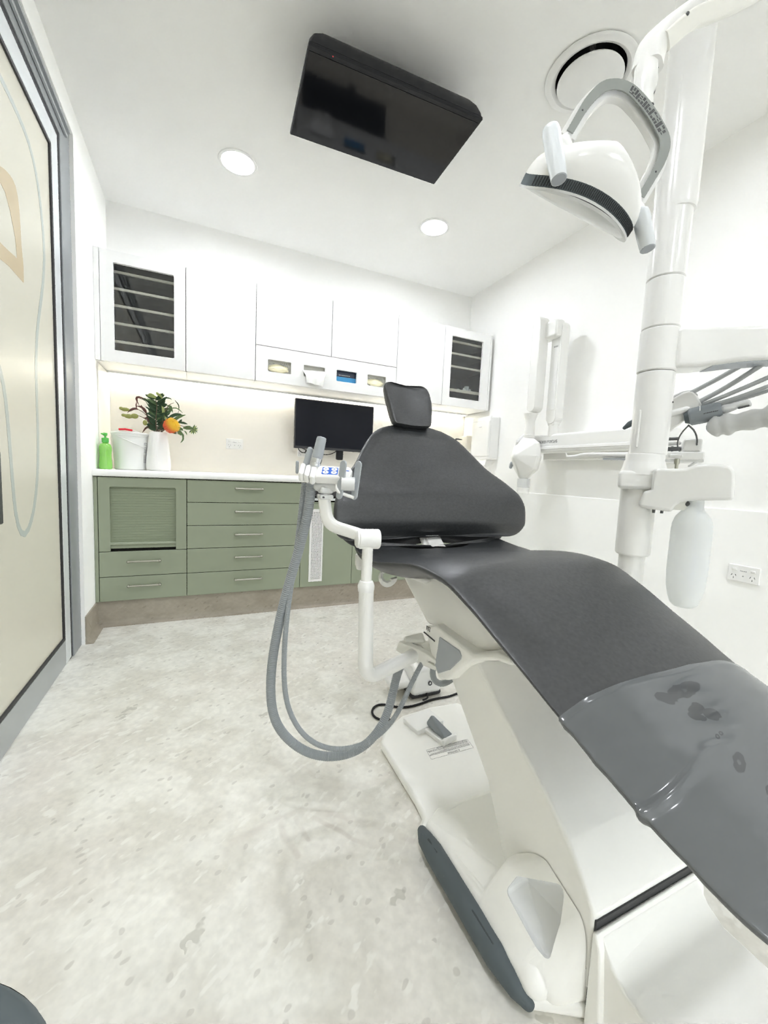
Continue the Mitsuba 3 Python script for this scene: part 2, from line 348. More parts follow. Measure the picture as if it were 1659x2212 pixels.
leaf = sg.Polygon([(1.40, 1.80), (1.60, 1.81)]+spl([(1.66, 1.80), (1.727, 1.833), (1.79, 1.85), (1.84, 1.843), (1.866, 1.787), (1.872, 1.71), (1.878, 1.649), (1.885, 1.609), (1.883, 1.55)], 30).tolist()+[(1.756, 1.555), (1.699, 1.549), (1.40, 1.53)]).buffer(0)
inner = sg.Polygon([(1.40, 1.77), (1.65, 1.775), (1.722, 1.783), (1.755, 1.775), (1.790, 1.735), (1.822, 1.672), (1.832, 1.61), (1.76, 1.603), (1.40, 1.585)]).buffer(0)
part(door, 'leaf_film', film(leaf.difference(inner)), 'm_film_tan', False, label='tan leaf outline on the frosted film')
part(door, 'pull_handle', cat(rbox(XP+0.022, XP+0.036, 1.50, 1.545, 0.745, 0.96, 0.006), rbox(XP-0.002, XP+0.03, 1.513, 1.531, 0.77, 0.79, 0.004), rbox(XP-0.002, XP+0.03, 1.513, 1.531, 0.915, 0.935, 0.004)), 'm_steel_dark', 35, label='dark vertical pull handle')

# ceiling: downlights (the visible pair and the rest of the rows), air valve
for i, (x, y) in enumerate(DOWNLIGHTS):
    lab = ['recessed white downlight glowing in the ceiling left of the ceiling screen', 'recessed white downlight glowing in the ceiling right, between screen and operating lamp'][i] if i < 2 else ['recessed downlight above the toe end of the chair, on the door side', 'recessed downlight above the toe end of the chair, on the post side', 'recessed downlight nearest the added low window, on the door side', 'recessed downlight nearest the added low window, on the far side from the door'][i-2]
    k = thing('downlight', lab, 'ceiling light', 'ceiling downlights')
    part(k, 'trim_ring', lathe([(0.084, -0.004), (0.098, -0.004), (0.10, 0.0), (0.098, 0.002), (0.086, 0.002), (0.084, 0.03), (0.082, 0.03), (0.082, 0.0)], (x, y, ZC-0.001), 40, ring=True), 'm_white_plastic')
    scene[f'{k}__diffuser'] = {**mikit.ply(frame(trimesh.creation.cylinder(0.083, 0.004, sections=40), (x, y, ZC+0.006), (1, 0, 0), (0, 1, 0), (0, 0, 1)), 'm_white_plastic'),
                               'emitter': {'type': 'area', 'radiance': rgb((LAMP*0.965, LAMP, LAMP*1.07))}}
k = thing('air_valve', 'round white exhaust air valve set in the ceiling beside the operating lamp arm', 'air vent')
part(k, 'collar', lathe([(0.128, 0.10), (0.132, 0.10), (0.132, 0.0), (0.165, -0.002), (0.168, -0.006), (0.160, -0.012), (0.142, -0.014), (0.128, -0.006)], (*VENT, ZC), 56, ring=True), 'm_white_plastic')
part(k, 'duct', lathe([(0.126, 0.0), (0.1275, 0.0), (0.1275, 0.14), (0.001, 0.14), (0.001, 0.138), (0.126, 0.138)], (*VENT, ZC), 40, ring=True), 'm_black_soft', label='dark duct above the disc')
part(k, 'disc', lathe([(0.001, -0.034), (0.095, -0.033), (0.116, -0.029), (0.121, -0.024), (0.118, -0.018), (0.08, -0.004), (0.012, 0.006), (0.010, 0.13), (0.001, 0.13)], (*VENT, ZC), 56), 'm_white_plastic')

# ------------------------------------------------------------------ base cupboards
def bow_handle(x0, x1, z, y=None):
    y = YF if y is None else y
    bar = tube([(x0-0.004, y-0.026, z), (x1+0.004, y-0.026, z)], 0.0062, 12)
    m = [bar]
    for x in (x0, x1):
        m += [tube([(x, y+0.001, z), (x, y-0.026, z)], 0.0048, 10), hull_spheres([((x, y-0.026, z), 0.0085)], 14)]
    return cat(m)
def front_panel(x0, x1, z0, z1): return box(x0+0.0015, x1-0.0015, YF, YF+0.018, z0+0.0015, z1-0.0015, 0.0012)
def carcass(x0, x1): return box(x0+0.001, x1-0.001, YF+0.019, YW-0.004, 0.148, 0.861)
ZK, ZT = 0.148, 0.858
b = thing('base_cupboard', 'sage green base cupboard with roller shutter panel and two drawers, by the left wall', 'cupboard')
part(b, 'carcass', cat(box(-0.520, -0.478, YF+0.019, YW-0.004, ZK, 0.861), box(-0.118, -0.0775, YF+0.019, YW-0.004, ZK, 0.861), box(-0.5, -0.09, YF+0.06, YW-0.004, ZK, 0.861)), 'm_gap', False)
part(b, 'filler_panel', box(XL+0.001, -0.5225, YF, YF+0.018, ZK+0.001, ZT, 0.001), 'm_green', False)
fr = sg.box(-0.5195, 0.4385, -0.0785, ZT).difference(rrect(-0.465, -0.136, 0.40, 0.8045, 0.008))
part(b, 'shutter_frame', on_y(ext(fr, 0.018, 0.002), YF+0.018), 'm_green', False)
sl = []
for i in range(22):
    z = 0.486+i*0.0148
    if z < 0.815: sl.append(box(-0.472, -0.129, YF+0.021, YF+0.03, z, z+0.0146, 0.0008))
part(b, 'roller_shutter', cat(sl), 'm_green_dark', False)
part(b, 'shutter_grip', cat(tube([(-0.466, YF+0.014, 0.478), (-0.135, YF+0.014, 0.478)], 0.0105, 16), box(-0.466, -0.135, YF+0.012, YF+0.026, 0.452, 0.472, 0.001)), 'm_green', 35)
def drawer(parent, x0, x1, z0, z1, h0, h1, zh):
    d = part(parent, 'drawer', front_panel(x0, x1, z0, z1), 'm_green', False)
    part(d, 'handle', bow_handle(h0, h1, zh), 'm_nickel', 40, label='nickel bow handle')
drawer(b, -0.521, -0.0768, 0.2905, 0.437, -0.378, -0.219, 0.380)
drawer(b, -0.521, -0.0768, ZK, 0.2905, -0.378, -0.219, 0.237)
b = thing('base_cupboard', 'sage green drawer cupboard with five drawers in a stack', 'cupboard')
part(b, 'carcass', carcass(-0.0765, 0.6125), 'm_gap', False)
for z0, z1, zh in ((0.722, ZT, 0.812), (0.581, 0.722, 0.668), (0.440, 0.581, 0.524), (0.2895, 0.440, 0.380), (ZK, 0.2895, 0.235)):
    drawer(b, -0.0768, 0.6125, z0, z1, 0.199, 0.356, zh)
b = thing('base_cupboard', 'sage green cupboard with a white perforated vent strip, behind the suction hoses', 'cupboard')
part(b, 'carcass', cat(box(0.6135, 0.982, YF+0.13, YW-0.004, ZK, 0.861), box(0.6135, 0.982, YF+0.019, YW-0.1, ZK, 0.73), box(0.6135, 0.63, YF+0.019, YW-0.1, 0.72, 0.861), box(0.966, 0.982, YF+0.019, YW-0.1, 0.72, 0.861)), 'm_gap', False)
d = part(b, 'door', diff(front_panel(0.6125, 0.983, ZK, 0.723), box(0.684, 0.762, YF-0.01, YF+0.03, 0.2, 0.67)), 'm_green', False)
holes = sg.box(0.672, 0.184, 0.766, 0.685)
for i in range(7):
    for j in range(44): holes = holes.difference(affinity.translate(sg.Point(0, 0).buffer(0.0031, quad_segs=2), 0.690+i*0.0105, 0.203+j*0.0107))
part(d, 'vent_grille', on_y(ext(holes, 0.003), YF-0.0002), 'm_white_plastic', False, label='white perforated vent strip')
ap = part(b, 'steriliser_front', rbox(0.632, 0.964, YF+0.03, YF+0.12, 0.766, 0.858, 0.006), 'm_steriliser', 35, label='black appliance in the open slot')
part(b, 'slot_rail', box(0.6135, 0.982, YF-0.001, YF+0.03, 0.743, 0.759, 0.002), 'm_alu_light', False)
part(b, 'slot_lip', box(0.6135, 0.982, YF, YF+0.03, 0.7235, 0.732, 0.001), 'm_green', False)
for x0, x1, lab in ((0.983, 1.42, 'plain sage green cupboard behind the dental chair, next to the vented cupboard'), (1.42, 1.82, 'plain sage green cupboard hidden behind the dental chair, second from the right wall'), (1.82, XR-0.019, 'plain sage green cupboard hidden behind the dental chair, in the corner by the right wall')):
    b = thing('base_cupboard', lab, 'cupboard')
    part(b, 'carcass', carcass(x0, x1), 'm_gap', False)
    d = part(b, 'door', front_panel(x0, x1, ZK, ZT), 'm_green', False)
    part(d, 'handle', bow_handle(x0+0.12, x0+0.28, 0.80), 'm_nickel', 40)
# worktop with a rounded front edge
pr = [(YW-0.002, 0.862), (2.672, 0.862), (2.6665, 0.866), (2.665, 0.875), (2.6665, 0.89), (2.672, 0.8975), (2.682, 0.90), (YW-0.002, 0.90)]
m = trimesh.creation.extrude_polygon(sg.Polygon(pr), 2.74, engine='earcut')
single('worktop', 'long white worktop with rounded front edge on the green cupboards', 'worktop', frame(m, (XL+0.001, 0, 0), (0, 1, 0), (0, 0, 1), (1, 0, 0)), 'm_bench', 40)
b = thing('splashback', 'pale cream splashback panel above the worktop, lit from above', 'splashback')
part(b, 'back_panel', box(XL+0.008, XR-0.004, YW-0.008, YW-0.0005, 0.901, 1.50), 'm_splash', False)
part(b, 'side_panel', box(XL+0.0005, XL+0.007, 2.84, YW-0.001, 0.901, 1.50, 0.001), 'm_splash', False)

# ------------------------------------------------------------------ wall cupboards
Z0, Z1, ZS = 1.5065, 2.107, 1.7305
def wall_box(x0, x1, inside=None, z0=Z0, z1=Z1):
    t = 0.016; y0 = YU+0.019; y1 = YW-0.002
    return cat(box(x0, x0+t, y0, y1, z0, z1), box(x1-t, x1, y0, y1, z0, z1), box(x0, x1, y0, y1, z0, z0+t), box(x0, x1, y0, y1, z1-t, z1))
def door_panel(x0, x1, z0, z1): return box(x0+0.0016, x1-0.0016, YU, YU+0.018, z0+0.0016, z1-0.0016, 0.0008)
def glass_cupboard(x0, x1, gx0, gx1, shelves, lab, thick):
    b = thing('wall_cupboard', lab, 'cupboard')
    part(b, 'carcass', wall_box(x0+0.0005, x1-0.0005), 'm_white_cab', False)
    part(b, 'lining', cat(box(x0+0.017, x0+0.019, YU+0.03, YW-0.004, Z0+0.017, Z1-0.017), box(x1-0.019, x1-0.017, YU+0.03, YW-0.004, Z0+0.017, Z1-0.017), box(x0+0.017, x1-0.017, YW-0.006, YW-0.004, Z0+0.017, Z1-0.017), box(x0+0.017, x1-0.017, YU+0.03, YW-0.004, Z0+0.0165, Z0+0.019), box(x0+0.017, x1-0.017, YU+0.03, YW-0.004, Z1-0.019, Z1-0.0165)), 'm_dark_inside', False, label='dark lining seen through the glass')
    d = part(b, 'door', on_y(ext(sg.box(x0+0.0015, Z0+0.001, x1-0.0015, Z1-0.001).difference(rrect(gx0, gx1, 1.572, 2.044, 0.006)), 0.018), YU+0.018), 'm_white_cab', False)
    part(d, 'pane', box(gx0-0.008, gx1+0.008, YU+0.0185, YU+0.0215, 1.564, 2.052), 'm_tint_glass', False, label='tinted glass pane')
    for z in shelves:
        s = part(b, 'shelf', box(x0+0.02, x1-0.02, YU+0.047, YW-0.01, z-thick/2, z+thick/2), 'm_dark_inside', False)
        part(s, 'edge_strip', box(x0+0.02, x1-0.02, YU+0.036, YU+0.047, z-thick/2, z+thick/2), 'm_shelf_edge', False, label='pale front edging')
    return b
gl = glass_cupboard(-0.513, -0.0845, -0.4475, -0.147, (2.010, 1.919, 1.827, 1.730, 1.630), 'white wall cupboard with dark glass door and five shelves, at the left end', 0.013)
part(gl, 'end_filler', cat(box(XL+0.001, -0.5138, YU, YU+0.018, Z0+0.001, Z1, 0.001), box(XL+0.0005, -0.5128, YU+0.018, YW-0.002, Z0, Z0+0.016), box(XL+0.0005, -0.5128, YU+0.018, YW-0.002, Z1-0.016, Z1)), 'm_white_cab', False)
for x0, x1, lab in ((-0.0845, 0.317, 'plain white wall cupboard left of the glove dispensers'), (1.319, 1.722, 'plain white wall cupboard between glove dispensers and the right glass cupboard')):
    b = thing('wall_cupboard', lab, 'cupboard')
    part(b, 'carcass', cat(wall_box(x0+0.0005, x1-0.0005), box(x0+0.02, x1-0.02, YU+0.019, YU+0.021, Z0+0.02, Z1-0.02)), 'm_white_cab', False)
    part(b, 'door', door_panel(x0, x1, Z0, Z1), 'm_white_cab', False)
b = thing('wall_cupboard', 'wide white wall cupboard with two flap doors over a row of four dispenser slots', 'cupboard')
part(b, 'carcass', cat(wall_box(0.3175, 1.3185), box(0.33, 1.31, YU+0.02, YW-0.004, ZS-0.008, ZS+0.008), box(0.33, 1.31, YU+0.019, YU+0.021, ZS+0.01, Z1-0.02)), 'm_white_cab', False)
part(b, 'flap_door', door_panel(0.317, 0.8175, ZS, Z1), 'm_white_cab', False)
part(b, 'flap_door', door_panel(0.8175, 1.319, ZS, Z1), 'm_white_cab', False)
SLOTS = [(0.395, 0.545), (0.629, 0.777), (0.859, 1.008), (1.091, 1.237)]
pan = sg.box(0.3186, Z0+0.001, 1.3174, ZS-0.0016)
for x0, x1 in SLOTS: pan = pan.difference(rrect(x0, x1, 1.574, 1.651, 0.007))
part(b, 'dispenser_panel', on_y(ext(pan, 0.018), YU+0.018), 'm_white_cab', False)
gr = glass_cupboard(1.722, 2.160, 1.789, 2.086, (2.016, 1.924, 1.824), 'white wall cupboard with dark glass door, at the right end near the corner', 0.014)
s = part(gr, 'shelf', box(1.742, 2.14, YU+0.047, YW-0.01, 1.628, 1.650), 'm_dark_inside', False)
part(s, 'edge_strip', box(1.742, 2.14, YU+0.036, YU+0.047, 1.628, 1.650), 'm_shelf_edge', False, label='pale front edging')
part(gr, 'end_panel', box(2.1605, 2.178, YU, YW-0.002, Z0, Z1, 0.001), 'm_white_cab', False)
b = thing('strip_light', 'long glowing strip light under the back of the wall cupboards', 'strip light')
part(b, 'housing', box(XL+0.01, 2.175, 3.075, 3.15, 1.4955, 1.5062, 0.001), 'm_white_plastic', False)
scene[b+'__diffuser'] = {**mikit.ply(frame(ext(sg.Polygon([(3.086, 1.495), (3.142, 1.495), (3.142, 1.4905), (3.09, 1.4905)]), 2.68), (XL+0.02, 0, 0), (0, 1, 0), (0, 0, 1), (1, 0, 0)), 'm_white_plastic'),
                         'emitter': {'type': 'area', 'radiance': rgb((STRIP, STRIP*0.95, STRIP*0.82))}}


for k_ in ('wall_cupboard', 'wall_cupboard_001', 'wall_cupboard_002', 'wall_cupboard_003', 'wall_cupboard_004'):
    x0, x1 = {'wall_cupboard': (-0.513, -0.0845), 'wall_cupboard_001': (-0.0845, 0.317), 'wall_cupboard_002': (1.319, 1.722), 'wall_cupboard_003': (0.317, 1.319), 'wall_cupboard_004': (1.722, 2.16)}[k_]
    mm = [box(x0+0.0002, x0+0.010, YU+0.0182, YU+0.0195, Z0, Z1), box(x1-0.010, x1-0.0002, YU+0.0182, YU+0.0195, Z0, Z1)]
    if k_ == 'wall_cupboard_003': mm += [box(x0+0.01, x1-0.01, YU+0.0182, YU+0.0195, ZS-0.008, ZS+0.008), box(0.81, 0.826, YU+0.0182, YU+0.0195, ZS+0.009, Z1)]
    for q_ in mm: part(k_, 'shadow_gap', q_, 'm_seam', False)

# what the dispensers hold
def carton(name, lab, category, x0, x1, m, group=None):
    k = thing(name, lab, category, group)
    part(k, 'carton', box(x0-0.03, x1+0.03, YU+0.030, YU+0.115, Z0+0.02, 1.69, 0.001), m, False)
    return k
def glove_bulge(xc, seed, w=0.055):
    r = np.random.RandomState(seed); v = trimesh.creation.icosphere(3, 1.0)
    p = v.vertices.copy(); n = meshkit.fbm(p*2.2+seed, 3, seed)
    p *= (0.75+0.5*n)[:, None]
    return trimesh.Trimesh(p*[w, 0.014, 0.026]+[xc, YU+0.024, 1.603], v.faces, process=False)
for i, (sl_, lab) in enumerate(((SLOTS[0], 'glove box with cream gloves bulging out, in the leftmost dispenser slot'), (SLOTS[3], 'glove box with cream gloves bulging out, in the rightmost dispenser slot'))):
    k = carton('glove_box', lab, 'glove box', *sl_, 'm_card', 'glove boxes')
    xc = sum(sl_)/2
    part(k, 'glove', glove_bulge(xc-0.006, 3+i, 0.066), 'm_glove', True, label='cream gloves pulled to the opening')
    part(k, 'print', cat(*[box(sl_[0]+0.012+0.02*j, sl_[0]+0.026+0.021*j, YU+0.0285, YU+0.03, 1.630+0.004*(j % 2), 1.632+0.004*(j % 2)) for j in range(5)], *[tube([(xc+0.01+0.012*j, YU+0.029, 1.645), (xc+0.024+0.011*j, YU+0.029, 1.622)], 0.0011, 6) for j in range(4)]), 'm_print_grey', False)
k = carton('tissue_box', 'white tissue box with a white sheet hanging out of the second dispenser slot', 'tissue box', *SLOTS[1], 'm_card')
g = np.zeros((13, 17, 3))
for i in range(13):
    for j in range(17):
        s_, t_ = i/12, j/16*2-1
        z = 1.628-0.105*s_+0.012*t_*(0.4-s_); w = 0.074*(1-0.22*s_)+0.02*math.sin(3.1*s_)*max(0, 1-s_*2)
        y = YU-0.004-0.030*math.sin(min(1, s_*1.4)*math.pi*0.55)-0.006*math.cos(t_*7+s_*3)*(0.4+s_)
        g[i, j] = (0.700+w*t_, y+0.03*(1-s_)**6, z)
sheet = rings_mesh(list(g), caps=False, closed=False)
part(k, 'tissue', trimesh.util.concatenate([sheet, rings_mesh(list(g+[0, 0.0015, 0])[::-1], caps=False, closed=False)]), 'm_paper', True, label='white paper sheet')
k = carton('mask_box', 'dark blue and bright blue carton in the third dispenser slot', 'mask box', *SLOTS[2], 'm_navy')
part(k, 'lower_print', box(0.840, 1.030, YU+0.0275, YU+0.0302, 1.53, 1.612), 'm_blue', False, label='bright blue lower half')
part(k, 'print', cat(*[box(0.885+0.012*j, 0.894+0.012*j, YU+0.0285, YU+0.0302, 1.622, 1.6255) for j in range(7)]), 'm_paper', False)
# small things on the lowest shelf of the right glass cupboard
for i, (x, y, h, w) in enumerate(((1.985, 2.88, 0.030, 0.022), (2.045, 2.885, 0.028, 0.020), (1.925, 2.875, 0.016, 0.018))):
    k = single('dental_cast', ['small white dental cast beside the clear cup on the cupboard shelf, left of it', 'small white dental cast right of the clear cup on the cupboard shelf', 'lowest white dental cast, alone left of the others on the cupboard shelf'][i], 'dental cast',
               cat(hull_spheres([((x-w/2, y, 1.6515+0.006), 0.006), ((x+w/2, y, 1.6575), 0.006), ((x-w/3, y, 1.6515+h-0.005), 0.005), ((x+w/4, y, 1.6515+h-0.009), 0.005)], 10)), 'm_paper', 40)
single('clear_cup', 'small upturned clear cup on the lowest shelf of the right glass cupboard', 'cup', lathe([(0.016, 0.0), (0.017, 0.0), (0.019, 0.045), (0.0, 0.048), (0.0, 0.0465), (0.0175, 0.044)], (2.015, 2.89, 1.651), 20, ring=True), 'm_lightgrey', 40)
single('charging_cable', 'thin dark cable curling up on the lowest shelf of the right glass cupboard', 'cable', cat(tube(spl([(1.775, 2.9, 1.72), (1.80, 2.93, 1.695), (1.835, 2.96, 1.675), (1.815, 2.94, 1.657), (1.775, 2.9, 1.655)], 24), 0.0022, 8), tube(spl([(1.79, 2.95, 1.73), (1.785, 2.95, 1.69), (1.80, 2.95, 1.655)], 12), 0.002, 8)), 'm_black_soft', 40)
single('black_pouch', 'flat black pouch lying on the lowest shelf of the right glass cupboard', 'pouch', hull_spheres([((1.79, 2.88, 1.658), 0.0065), ((1.88, 2.89, 1.658), 0.0065), ((1.80, 2.95, 1.660), 0.008), ((1.87, 2.94, 1.659), 0.007)], 12), 'm_black_soft', 40)

# ------------------------------------------------------------------ things on and above the worktop
def outlet(name_lab, place, group=None):
    """double power outlet in the plane w = 0 facing +w"""
    k = thing('power_outlet', name_lab, 'power outlet', group)
    part(k, 'plate', place(ext(rrect(-0.058, 0.058, -0.037, 0.037, 0.004), 0.010, 0.0025)), 'm_white_plastic', 40)
    for s in (-1, 1):
        part(k, 'switch', place(move(rbox(-0.0095, 0.0095, -0.0062, 0.0062, 0, 0.0075, 0.0035), s*0.034, 0.017, 0.008)), 'm_white_gloss', 40)
        part(k, 'socket_slots', place(cat(*[move(rot(box(-0.0011, 0.0011, -0.004, 0.004, 0, 0.0004), a, (0, 0, 1)), s*0.034+dx, dz, 0.0099) for a, dx, dz in ((-28, -0.0075, -0.010), (28, 0.0075, -0.010), (0, 0, -0.022))])), 'm_print', False, label='dark socket slots')
    part(k, 'socket_slots', place(cat(move(trimesh.creation.cylinder(0.003, 0.0006, sections=14), 0, -0.010, 0.010), *[box(-0.012+0.005*j, -0.009+0.005*j, 0.010, 0.014, 0.0098, 0.0102) for j in range(5)])), 'm_print_grey', False)
    return k
outlet('white double power outlet on the splashback between the vase and the monitor', lambda m: frame(m, (0.2205, YW-0.008, 1.1105), (1, 0, 0), (0, 0, 1), (0, -1, 0)))
outlet('white double power outlet on the splashback just under the left end of the monitor', lambda m: frame(m, (0.735, YW-0.008, 1.085), (1, 0, 0), (0, 0, 1), (0, -1, 0)))
outlet('white double power outlet on the low right wall behind the water bottle', lambda m: frame(m, (XR-0.018, 0.945, 0.574), (0, -1, 0), (0, 0, 1), (-1, 0, 0)))

k = thing('soap_bottle', 'green pump bottle of soap on the worktop beside the left wall', 'soap bottle')
bx, by = -0.500, 2.80
part(k, 'body', lathe([(0.001, 0.0), (0.027, 0.0), (0.031, 0.004), (0.0325, 0.02), (0.031, 0.045), (0.0285, 0.065), (0.0285, 0.085), (0.031, 0.105), (0.031, 0.125), (0.025, 0.141), (0.014, 0.148), (0.012, 0.152), (0.001, 0.152)], (bx, by, 0.9), 36), 'm_green_liquid', 40)
part(k, 'cap', lathe([(0.012, 0.150), (0.0175, 0.151), (0.0175, 0.176), (0.012, 0.178), (0.005, 0.179), (0.005, 0.192), (0.001, 0.192)], (bx, by, 0.9), 28), 'm_green_cap', 40)
part(k, 'pump_head', cat(lathe([(0.001, 0.190), (0.010, 0.190), (0.0125, 0.202), (0.009, 0.206), (0.001, 0.206)], (bx, by, 0.9), 20), hull_spheres([((bx, by, 1.099), 0.006), ((bx-0.012, by-0.028, 1.098), 0.0042)], 12)), 'm_green_cap', 40)

k = thing('bucket', 'white plastic bucket with a red hand grip, between the green bottle and the vase', 'bucket')
bx, by = -0.388, 2.90
part(k, 'body', lathe([(0.001, 0.0), (0.080, 0.0), (0.085, 0.004), (0.094, 0.170), (0.094, 0.198), (0.098, 0.199), (0.098, 0.208), (0.001, 0.208)], (bx, by, 0.9), 48), 'm_bucket', 40)
part(k, 'lid', lathe([(0.001, 0.2075), (0.1005, 0.2075), (0.103, 0.211), (0.103, 0.219), (0.100, 0.222), (0.090, 0.222), (0.088, 0.218), (0.001, 0.218)], (bx, by, 0.9), 48), 'm_bucket', 40)
part(k, 'bail', tube(spl([(bx-0.097, by, 1.085), (bx-0.080, by-0.045, 1.118), (bx-0.045, by-0.085, 1.131), (bx, by-0.10, 1.132), (bx+0.045, by-0.085, 1.125), (bx+0.08, by-0.045, 1.10), (bx+0.097, by, 1.04)], 40), 0.0028, 8), 'm_white_plastic', 40)
part(k, 'grip', tube([(bx-0.046, by-0.087, 1.1325), (bx-0.012, by-0.101, 1.1345), (bx+0.022, by-0.097, 1.1305)], [0.0058, 0.0062, 0.0058], 12), 'm_red', 40, label='red hand grip')
part(k, 'brace', tube(spl([(bx-0.075, by-0.064, 1.105), (bx-0.02, by-0.097, 1.078), (bx+0.04, by-0.088, 1.052), (bx+0.082, by-0.05, 1.030)], 20), 0.0032, 8), 'm_white_gloss', 40)
rows = []
rr = np.random.RandomState(4)
lab_txt = []
for i in range(19):
    z = 1.062-i*0.0064
    if i in (3, 10): continue
    w = (0.030 if i not in (0, 1) else 0.02)*(0.65+0.35*rr.rand()); a0 = -0.64
    x = 0
    while x < w:
        d = 0.002+0.004*rr.rand(); rad = 0.0856+(z-0.904)*0.0545+0.0006
        ang = a0+(x+d/2)/0.09
        p = (bx+rad*math.cos(ang), by+rad*math.sin(ang), z)
        rows.append(frame(trimesh.creation.box((0.0009, d, 0.0024 if i > 1 else 0.0034)), p, (math.cos(ang), math.sin(ang), 0), (-math.sin(ang), math.cos(ang), 0), (0, 0, 1)))
        x += d+0.0012
part(k, 'label_print', cat(rows), 'm_print_grey', False, label='column of small grey print')

VX, VY = -0.238, 2.86
k = thing('vase', 'tall matte white vase holding leafy stems and an orange flower, on the worktop', 'vase')
vm = lathe([(0.001, 0.0), (0.052, 0.0), (0.060, 0.004), (0.0645, 0.014), (0.0655, 0.035), (0.064, 0.07), (0.060, 0.12), (0.055, 0.17), (0.0505, 0.215), (0.049, 0.233), (0.047, 0.235), (0.045, 0.232), (0.047, 0.19), (0.054, 0.12), (0.056, 0.05), (0.001, 0.03)], (0, 0, 0), 64)
v = vm.vertices; a = np.arctan2(v[:, 1], v[:, 0]); rad = np.hypot(v[:, 0], v[:, 1])
sq = 1+0.035*np.cos(4*a+v[:, 2]*8); v[:, 0] *= sq; v[:, 1] *= sq
part(k, 'body', move(vm, VX, VY, 0.9), 'm_vase', True)
part(k, 'water', move(lathe([(0.001, 0.195), (0.0465, 0.195), (0.0465, 0.196), (0.001, 0.196)], (0, 0, 0), 24), VX, VY, 0.9), 'm_black_soft', False, label='black disc for the shade inside the vase')  # black disc, not water: stands in for the shade inside the vase

def leaf_mesh(p0, p1, w, bend=(0, 0, 0.0), n=7, tip=0.15, normal=None):
    """pointed leaf from p0 to p1, bent by `bend` in its middle, with a slight fold along its midrib"""
    p0, p1, bend = (np.array(x, float) for x in (p0, p1, bend))
    t = np.linspace(0, 1, n)[:, None]
    P = p0*(1-t)+p1*t+bend*4*t*(1-t)
    d = np.gradient(P, axis=0); d /= np.linalg.norm(d, axis=1, keepdims=True)
    nrm = np.array((0.25, -0.95, 0.2) if normal is None else normal, float)
    s = np.cross(d, nrm); s /= np.linalg.norm(s, axis=1, keepdims=True)
    prof = (np.sin(np.pi*np.clip(t[:, 0]*(1-tip*0.2)+0.02, 0, 1))**0.75)*w/2; prof[-1] = w*0.02
    k = np.cross(s, d)
    rings = [np.array([P[i]-s[i]*prof[i]+k[i]*prof[i]*0.25, P[i], P[i]+s[i]*prof[i]+k[i]*prof[i]*0.25]) for i in range(n)]
    return rings_mesh(rings, caps=False, closed=False)
def stem(lab, name, path, r, leaves, group=None, m='m_stem'):
    k = thing(name, lab, 'stem', group)
    part(k, 'stalk', tube(spl([(VX+0.012*rng.uniform(-1, 1), VY+0.01*rng.uniform(-1, 1), 1.10)]+list(path), 24), np.linspace(r, r*0.5, 24), 8), m, 40)
    for l in leaves:
        p0, p1, w, bend, lm = l
        part(k, 'leaf', leaf_mesh(p0, p1, w, bend), lm, True)
    return k
def V(dx, dz, dy=0.0): return (VX+dx, VY+dy, 1.135+dz)
rl = np.random.RandomState(11)
def along(path, i0, i1, n, length, w, lm, droop=-0.01, spread=1.0):
    """paired leaves along part of a stem"""
    P = spl([V(0, 0)]+list(path), 60); out = []
    for j in range(n):
        f = i0+(i1-i0)*j/max(1, n-1); p = P[int(f*59)]; d = P[min(59, int(f*59)+2)]-P[max(0, int(f*59)-2)]; d /= np.linalg.norm(d)
        side = (1 if j % 2 else -1)
        o = np.cross(d, (0, -1, 0))*side*spread+np.array([0, rl.uniform(-.8, .6), 0])+d*rl.uniform(0.2, 0.8)
        o /= np.linalg.norm(o); L = length*rl.uniform(0.75, 1.15)
        out.append((p, p+o*L, w*rl.uniform(0.8, 1.15), (0, 0, droop*rl.uniform(-0.4, 1.4)), lm))
    return out
pa = [V(-0.012, 0.08), V(-0.008, 0.16, 0.01), V(-0.018, 0.21, 0.01)]
stem('dark upright eucalyptus stem, the tallest in the middle of the vase', 'eucalyptus_stem', pa, 0.003,
     along(pa, 0.10, 0.98, 26, 0.056, 0.019, 'm_leaf_dark')+along(pa, 0.3, 0.95, 10, 0.058, 0.017, 'm_leaf_mid'))
pb = [V(0.0, 0.07, 0.015), V(0.01, 0.14, 0.02), V(-0.002, 0.19, 0.02), V(0.006, 0.232, 0.02)]
stem('eucalyptus stem topped with the highest pale green leaves in the vase', 'eucalyptus_stem', pb, 0.0028,
     along(pb, 0.08, 0.72, 22, 0.060, 0.019, 'm_leaf_dark')+along(pb, 0.3, 0.7, 6, 0.06, 0.016, 'm_leaf_mid')+along(pb, 0.76, 1.0, 8, 0.026, 0.018, 'm_leaf_pale')+[(V(-0.012, 0.2), V(-0.058, 0.208), 0.026, (0, 0, 0.01), 'm_leaf_pale'), (V(-0.02, 0.2), V(-0.05, 0.225), 0.02, (0, 0, 0.004), 'm_leaf_pale'), (V(0.002, 0.225), V(0.022, 0.205), 0.016, (0, 0, 0.004), 'm_leaf_pale')])
pc = [V(-0.035, 0.05), V(-0.075, 0.108), V(-0.115, 0.125), V(-0.145, 0.11)]
k = stem('reddish arching stem with olive buds, upper left of the vase', 'bud_stem', pc, 0.0026,
     [(V(-0.06, 0.09), V(-0.115, 0.145), 0.014, (0.012, 0, 0.015), 'm_leaf_red'), (V(-0.10, 0.122), V(-0.16, 0.10), 0.013, (0, 0, 0.016), 'm_leaf_red'), (V(-0.11, 0.125), V(-0.112, 0.17), 0.007, (-0.004, 0, 0), 'm_leaf_red'), (V(-0.05, 0.09), V(-0.088, 0.155), 0.010, (-0.012, 0, 0.01), 'm_leaf_red')])
